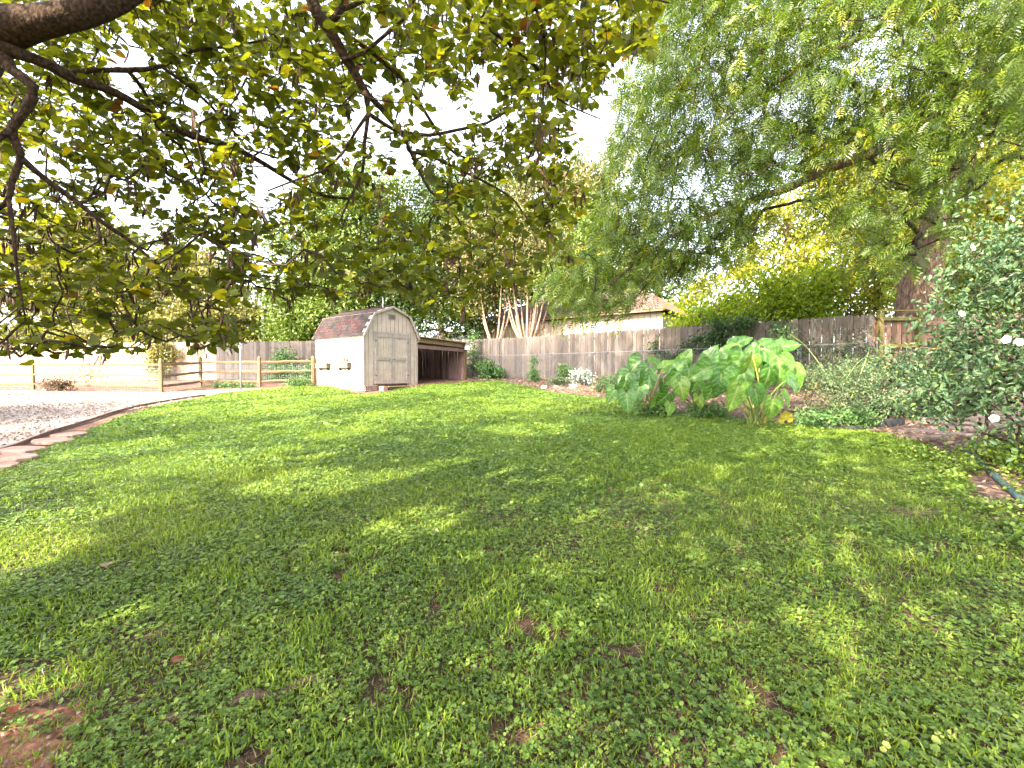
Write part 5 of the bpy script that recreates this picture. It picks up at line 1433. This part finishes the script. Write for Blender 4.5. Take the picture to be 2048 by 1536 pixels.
def elephant(label, bx, by, leaves, group=None, dx=0.0, dz=0.0):
    """leaves: (px, py of the blade middle, Y, length m, image heading deg (0 = tip up, 90 = tip right), facing tilt)"""
    bz = gz(bx, by) + .03
    t = empty('elephant_ear_plant', (bx, by, bz), 0, label, 'plant', group); B = Vector((bx, by, bz))
    for i, (px, py, Y, Lm, hd, tilt) in enumerate(leaves):
        c = at(px, py, Y) + Vector((dx, 0, dz))
        Lm *= .80; hd += random.uniform(-18, 18)
        a = R(hd)
        d = Vector((math.sin(a), -.25 + random.uniform(-.35, .35), math.cos(a))).normalized()
        nrm = Vector((-.25 * math.sin(a + 1) + random.uniform(-.55, .55), -1.0, tilt + random.uniform(-.1, .5))).normalized()
        x = d.cross(nrm).normalized(); z = x.cross(d)
        M = Matrix((x, d, z)).transposed().to_4x4()
        org = c - d * Lm * .42; M.translation = org - B
        o = link('leaf', EARS[i % 6], t); o.matrix_local = M @ Matrix.Diagonal((Lm * random.uniform(.98, 1.2), Lm, Lm, 1))
        o0 = Vector((random.uniform(-.12, .12), random.uniform(-.1, .1), 0)); e = org - B
        midp = o0.lerp(e, .55) + Vector((0, 0, .12 * e.length)); 
        P, Rr = smooth_path([o0, midp, e], [.018, .011, .006], .08)
        mb = MB(); mb.tube(P, Rr, 6); mb.build('petiole', 'stem_yellow' if random.random() < .4 else 'stem_green', t, True)
    return t
elephant('leftmost elephant ear plant, bright green leaves drooping towards the lawn edge', 2.62, 8.7, [
    (1262, 745, 8.6, .46, 215, .5), (1282, 722, 8.8, .48, 225, .6), (1300, 735, 8.5, .42, 215, .4), (1325, 718, 9.0, .44, 330, .7), (1300, 752, 8.4, .38, 190, .3),
    (1262, 762, 8.4, .34, 205, .4), (1348, 720, 8.9, .40, 60, .8), (1370, 740, 8.7, .50, 160, .7), (1385, 755, 8.6, .42, 120, .5), (1312, 752, 8.3, .38, 180, .2),
    (1288, 775, 8.2, .40, 205, .3), (1330, 790, 8.0, .34, 190, .2), (1340, 765, 8.3, .34, 170, .3), (1268, 790, 8.1, .42, 200, .3), (1236, 778, 8.4, .34, 215, .3)], 'elephant ear plants', -.12, -.08)
elephant('middle elephant ear plant, smaller leaves on thin yellow stalks', 3.55, 8.35, [
    (1378, 745, 8.2, .34, 200, .3), (1362, 775, 8.0, .42, 175, .2), (1395, 738, 8.3, .34, 20, .4), (1360, 730, 8.4, .42, 45, .9), (1390, 770, 8.0, .30, 200, .3),
    (1330, 795, 7.9, .34, 205, .3), (1400, 800, 7.8, .26, 170, .2), (1345, 755, 8.1, .32, 215, .4), (1340, 815, 7.7, .24, 200, .3), (1400, 765, 8.4, .40, 150, .3), (1372, 715, 8.5, .38, 30, .7)], 'elephant ear plants')
elephant('largest elephant ear plant with tall broad leaves, nearest the thorny shrub', 3.95, 7.35, [
    (1420, 722, 7.6, .46, 25, .5), (1405, 750, 7.4, .46, 250, .5), (1465, 712, 7.7, .52, 35, .7), (1475, 735, 7.3, .50, 200, .4), (1515, 708, 7.8, .44, 30, .8), (1500, 742, 7.2, .46, 190, .3),
    (1545, 715, 7.6, .56, 110, .6), (1560, 748, 7.3, .58, 170, .4), (1535, 768, 7.1, .46, 180, .2), (1515, 802, 6.8, .38, 175, .1), (1470, 800, 6.8, .50, 205, .3), (1443, 775, 7.1, .46, 190, .2),
    (1450, 755, 7.2, .42, 210, .3), (1545, 825, 6.7, .36, 205, .2), (1575, 805, 6.9, .30, 170, .2), (1590, 778, 7.0, .38, 130, .3), (1575, 700, 7.9, .42, 80, .8), (1425, 790, 7.1, .36, 195, .2),
    (1490, 765, 7.2, .40, 160, .3), (1535, 742, 7.6, .40, 20, .5), (1590, 760, 7.4, .44, 175, .3), (1480, 690, 7.9, .40, 40, .8), (1520, 735, 7.5, .38, 345, .5)], 'elephant ear plants', 0, .08)
# loose yellow dying leaves on the bed edge
for px, py, Y, s, lb in ((1573, 840, 6.75, .21, 'yellow fallen elephant ear leaf by the dark edging'), (1328, 818, 8.1, .16, 'small yellow dying leaf at the lawn edge under the middle plant')):
    p = at(px, py, Y); o = link('fallen_leaf', YEAR); o.location = (p.x, p.y, max(p.z, gz(p.x, p.y) + .04)); o.scale = (s,) * 3; o.rotation_euler = (1.0, .1, 2.8 if px > 1500 else 1.2); tag(o, lb, 'leaf')
for x, y, lb in ((2.75, 8.55, 'fine grassy clump under the leftmost elephant ear plant'), (3.5, 8.15, 'fine grassy clump under the middle elephant ear plant'), (4.75, 7.1, 'leafy undergrowth at the foot of the largest elephant ear plant')):
    shrub('ground_cover_plant', lb, x, y, [(0,0,.12,.36,.25,.14)], 1500, .05, 'shrub_leaf', 'plant', tips=50, sp=.06)

# rose / thorny shrub
t, sk = shrub('rose_bush', 'tangled grey green thorny shrub with arching canes beside the elephant ears', 5.45, 7.5, [(0,0,.4,.65,.5,.38),(.35,.1,.75,.55,.45,.32),(-.3,.3,.72,.4,.4,.25),(.7,.2,.35,.4,.4,.3)], 7500, .036, 'rose_leaf', tips=420, sp=.06, smr=.0022)
for pts in ([(0,0,0),(-.1,.2,.7),(-.35,.4,1.25),(-.62,.5,1.5)], [(0,0,0),(.1,.1,.6),(.5,.3,1.0),(.9,.5,1.1)], [(.1,0,0),(-.3,.1,.5),(-.7,.2,.75)], [(0,0,0),(.3,0,.8),(.42,0,1.15)]):
    P, Rr = smooth_path(pts, [.008, .006, .005, .003][:len(pts)], .08); mb = MB(); mb.tube(P, Rr, 5); mb.build('cane', 'stem_green', t)
shrub('small_shrub', 'low leafy plant spilling over the black edging ring', 5.25, 6.95, [(0,0,.15,.3,.22,.16)], 1100, .045, 'shrub_leaf', 'plant', tips=50, sp=.05)

# rose of sharon, right foreground
def sharon():
    bx, by = 5.35, 4.75
    blobs = [(0,0,1.0,1.05,.8,.75),(.55,.2,1.9,1.0,.8,.75),(1.0,0,1.3,.9,.9,1.0),(.15,-.5,.55,.85,.6,.45),(-.45,.3,.95,.7,.5,.35),(1.3,-.4,2.4,.8,.8,.5),(-.75,.5,1.15,.35,.3,.2),(-.75,.1,1.6,.45,.35,.3),(-.35,0,2.2,.55,.4,.35),(-.9,.0,.85,.5,.4,.3),(.1,0,1.5,1.15,.7,1.2,.4),(.2,.2,2.5,1.1,.6,.6,.25),(.9,.0,2.65,.7,.6,.35)]
    t, sk = shrub('rose_of_sharon_bush', 'large leafy shrub with white hibiscus flowers at the right edge', bx, by, blobs, 17000, .060, 'sharon_leaf', tips=1100, sp=.085, smr=.0022, up=1.1, down=.3)
    flo = [(1723, 605, 4.9), (1712, 505, 4.9), (1862, 555, 4.6), (1935, 497, 4.7), (1918, 628, 4.6), (2008, 677, 4.3), (2034, 684, 4.2), (1828, 768, 4.7), (1910, 762, 4.6), (1989, 835, 4.2), (1960, 455, 4.8), (2026, 497, 4.6), (2012, 440, 4.7), (1836, 720, 4.9), (1945, 745, 4.5)]
    flo = [f for k, f in enumerate(flo) if f[0] > 1780 and k not in (8, 13, 10, 7, 14, 11, 2)]
    B = Vector((bx, by, gz(bx, by)))
    for px, py, Y in flo:
        c = at(px, py, Y) - B; r = random.uniform(.028, .042)
        nrm = Vector((random.uniform(-.7, .5), -1, random.uniform(-.3, .6))).normalized(); x = nrm.cross(Vector((0, 0, 1))).normalized(); yv = x.cross(nrm)
        f = None; mb = MB()
        for k in range(5):
            a0 = 2 * PI * k / 5; V = [c]
            for da, rr, zz in ((-.55, .55, .25), (-.6, .95, .5), (0, 1.12, .42), (.6, .95, .55), (.55, .55, .3)):
                a = a0 + da; V.append(c + (x * math.cos(a) + yv * math.sin(a)) * r * rr + nrm * r * zz)
            mb.add(V, [(0, 1, 2, 3), (0, 3, 4, 5)])
        fo = mb.build('flower', 'petal', t)
        m2 = MB(); m2.tube([c, c + nrm * r * .6], [.008, .004], 6); m2.build('stamen', 'stem_yellow', fo)
sharon()
shrub('ground_cover_plant', 'dense round leaved ground cover spilling over the hose edging at the right edge', 5.5, 4.3, [(0,0,.16,.6,.7,.2),(-.15,-.7,.18,.6,.6,.22),(.25,.9,.14,.5,.5,.15)], 6500, .045, 'clover_leaf', 'plant', (ROUND5, ROUND5_F), tips=260, sp=.08)
shrub('ground_cover_plant', 'low leafy mound behind the flagstones below the white flowered shrub', 6.6, 7.6, [(0,0,.22,1.0,.6,.22),(1.2,.3,.3,.8,.6,.3)], 4500, .06, 'sharon_leaf', 'plant', tips=200, sp=.1)
shrub('leafy_shrub', 'loose shrub along the fence behind the flagstones', 8.7, 10.4, [(0,0,.4,1.2,.5,.4),(1.6,0,.6,1.0,.6,.5),(-1.3,.3,.25,.8,.5,.25)], 6000, .07, 'sharon_leaf', tips=220, sp=.12)
# weedy growth along the lawn edge at right
def edge_weeds():
    n = 6500; tt = rng.random(n); e = np.array([(5.15,5.5),(4.5,4.5),(3.72,3.4),(3.5,2.4)]); seg = np.minimum((tt * 3).astype(int), 2); f = tt * 3 - seg
    p = e[seg] * (1 - f)[:, None] + e[seg + 1] * f[:, None] + rng.normal(size=(n, 2)) * (.22, .18) + (.05, 0)
    k = noise(p[:, 0], p[:, 1], .2) > .42; p = p[k]; n = len(p)
    P = np.stack([p[:, 0], p[:, 1], g(p[:, 0], p[:, 1]) + rng.uniform(.03, .12, n)], 1)
    me = scatter('edge_weeds', ROUND5, ROUND5_F, P, frames(rnd_dirs(n) * (1, 1, .3), rnd_dirs(n, 1.8)), rng.uniform(.016, .04, n), 'clover_leaf'); link('edge_weeds', me, None, 'stuff')
edge_weeds()

# ------------------------------------------------------------------ edgings
def strip(name, pts, h, th, mat, label, cat='edging', lift=0.0):
    P, _ = smooth_path([Vector((x, y, 0)) for x, y in pts], [1] * len(pts), .15)
    mb = MB()
    V = []; n = len(P)
    for i, p in enumerate(P):
        d = (P[min(i+1, n-1)] - P[max(i-1, 0)]).normalized(); nr = Vector((-d.y, d.x, 0)) * th / 2; z = gz(p.x, p.y) + lift
        V += [(p.x + nr.x, p.y + nr.y, z), (p.x - nr.x, p.y - nr.y, z), (p.x - nr.x, p.y - nr.y, z + h), (p.x + nr.x, p.y + nr.y, z + h)]
    F = [(0,1,2,3), tuple((n-1)*4 + k for k in (3,2,1,0))]
    for i in range(n - 1):
        for k in range(4): F.append((i*4+k, (i+1)*4+k, (i+1)*4+(k+1)%4, i*4+(k+1)%4))
    mb.add(V, F); return tag(mb.build(name, mat), label, cat)
strip('lawn_edging', [(-7.0,5.0),(-7.26,6.45),(-7.55,7.05),(-7.97,7.85),(-8.40,8.9),(-9.05,10.4),(-9.42,11.6),(-9.50,12.9),(-9.45,14.0)], .075, .03, 'edging_brown', 'brown edging board curving between the gravel and the lawn at left')
strip('lawn_edging', [(3.05,8.75),(3.42,8.42),(3.8,8.15),(4.15,7.65),(4.38,7.42)], .05, .03, 'edging_green', 'blue green edging strip between the lawn and the elephant ears')
strip('lawn_edging', [(4.40,7.38),(4.7,7.02),(5.0,6.8),(5.15,6.74)], .08, .03, 'black_plastic', 'dark edging strip in front of the thorny shrub')
P, Rr = smooth_path([Vector((x, y, gz(x, y) + .045)) for x, y in ((5.45,5.45),(5.15,5.0),(4.83,4.55),(4.45,4.0),(4.1,3.5),(3.9,3.0))], [.032] * 6, .1)
mb = MB(); mb.tube(P, .032, 10); tag(mb.build('edging_pipe', 'edging_green', None, True), 'dark green flexible pipe edging lying along the lawn at the right edge', 'edging')
# black ring round the rose bush
t = empty('planting_ring', (5.65, 7.25, gz(5.65, 7.25)), 0, 'curved black plastic planting ring at the foot of the thorny shrub', 'planter')
mb = MB(); V = []; n = 30; rx, ry = .52, .40
for i in range(n):
    a = 2 * PI * i / n
    for rr, z in ((1, 0), (1, .11), (.95, .11), (.95, 0)): V.append((rx * rr * math.cos(a), ry * rr * math.sin(a), z))
F = [(i*4+k, ((i+1)%n)*4+k, ((i+1)%n)*4+(k+1)%4, i*4+(k+1)%4) for i in range(n) for k in range(4)]
mb.add(V, F); mb.build('ring', 'black_plastic', t)
mb = MB(); mb.add([(rx*.94*math.cos(2*PI*i/n), ry*.94*math.sin(2*PI*i/n), .07) for i in range(n)], [tuple(range(n))]); mb.build('soil_fill', 'mulch', t)

# ------------------------------------------------------------------ stones
def stone_mesh(name, rx, ry, h, mat, seed, irr=.12, n=11):
    r = random.Random(seed); mb = MB(); V = []
    prof = [r.uniform(1 - irr, 1 + irr) for _ in range(n)]
    for z, s in ((0, 1), (h * .75, 1), (h, .93)):
        for i in range(n):
            a = 2 * PI * i / n; V.append((rx * s * prof[i] * math.cos(a), ry * s * prof[i] * math.sin(a), z))
    F = [(j*n+i, j*n+(i+1)%n, (j+1)*n+(i+1)%n, (j+1)*n+i) for j in range(2) for i in range(n)] + [tuple(2*n + i for i in range(n))]
    mb.add(V, F); return mb.mesh(name, mat)
lab = ['pinkish round stepping stone at the left edge of the photo, nearest the camera', 'flat pinkish stepping stone second from the camera, beside the brown edging', 'pale stepping stone third from the camera, half sunk in the lawn edge', 'farthest stepping stone where the lawn meets the brown edging', 'dark stepping stone edge at the very left border of the lawn']
for i, (x, y, rx, ry) in enumerate(((-6.55, 5.95, .34, .20), (-6.98, 6.42, .42, .20), (-7.15, 7.05, .36, .20), (-7.35, 7.55, .30, .2), (-6.25, 5.5, .3, .18))):
    o = link('stepping_stone', stone_mesh('stepping_stone', rx, ry, .05, 'stone_pink', i)); o.location = (x, y, gz(x, y) + .02); o.rotation_euler = (.03, -.02, -.3)
    tag(o, lab[i], 'stone', 'stepping stones by the gravel')
fp = empty('flagstone_path', (0, 0, 0), 0, 'path of dark reddish flagstones leading right below the thorny shrub', 'path')
FS = []
for i in range(5):
    for j in range(4):
        x = 5.5 + i * .62 + random.uniform(-.08, .08) + j * .22; y = 6.05 + j * .36 + random.uniform(-.05, .05) + i * .10
        if (x - 5.65) ** 2 / .36 + (y - 7.25) ** 2 / .25 < 1: continue
        o = link('stone', stone_mesh('stone', .30 * random.uniform(.8, 1.1), .17 * random.uniform(.8, 1.1), .05, 'flagstone', 50 + i * 4 + j, .2), fp)
        o.location = (x, y, gz(x, y) + .025); o.rotation_euler = (random.uniform(-.03, .03), random.uniform(-.03, .03), random.uniform(-.3, .3))
# rocks in the far bed
rl = ['pinkish rock lying in the mulch before the silvery plant', 'small brown rock in the mulch left of the pinkish one', 'flat dark rock at the curve of the bed edge', 'grey rock half hidden under the low tangled patch']
for i, (x, y, s) in enumerate(((1.95, 14.4, .16), (1.45, 14.9, .11), (1.05, 14.9, .13), (2.7, 13.2, .12))):
    o = link('rock', stone_mesh('rock', s, s * .8, s * .8, 'rock', 80 + i, .25, 8)); o.location = (x, y, gz(x, y) + .01); o.rotation_euler = (.1, .1, i); tag(o, rl[i], 'rock')

# ------------------------------------------------------------------ left side plants
shrub('small_shrub', 'reddish flowering plant at the foot of a rail fence post', -16.5, 16.4, [(0,0,.22,.55,.3,.2)], 900, .08, 'red_leaf', 'plant', tips=40, sp=.1)
shrub('climbing_bush', 'pale climbing bush against the sunlit left fence behind the gate gap', -16.4, 21.2, [(0,0,1.0,.75,.3,.9),(0,0,1.6,.6,.3,.35)], 2600, .12, 'cedar_leaf', tips=100, sp=.14)
shrub('small_shrub', 'twiggy yellow plant behind the rails of the split rail fence', -17.6, 18.8, [(0,0,.5,1.0,.4,.4)], 500, .08, 'far_leaf_yellow', 'plant', tips=60, sp=.12)
shrub('leafy_shrub', 'green leafy growth behind the rail fence beside the shed', -9.6, 19.6, [(0,0,.35,1.2,.5,.35),(1.2,-.4,.45,.7,.5,.45),(-.6,.8,1.0,.8,.4,.5)], 3200, .11, 'shrub_leaf', tips=120, sp=.14)
shrub('small_shrub', 'low weeds round the last fence post at the shed corner', -8.1, 17.3, [(0,0,.14,.5,.3,.15)], 900, .07, 'shrub_leaf', 'plant', tips=40, sp=.08)
shrub('small_shrub', 'weeds growing along the foot of the rail fence by the pole', -10.6, 17.1, [(0,0,.08,1.1,.2,.09)], 1100, .06, 'shrub_leaf', 'plant', tips=60, sp=.08)
shrub('small_shrub', 'leafy sprig growing at the corner of the lean-to roof', -1.85, 21.2, [(0,0,1.0,.3,.25,.9),(0,0,1.9,.25,.2,.25)], 900, .08, 'shrub_leaf', tips=50, sp=.1)
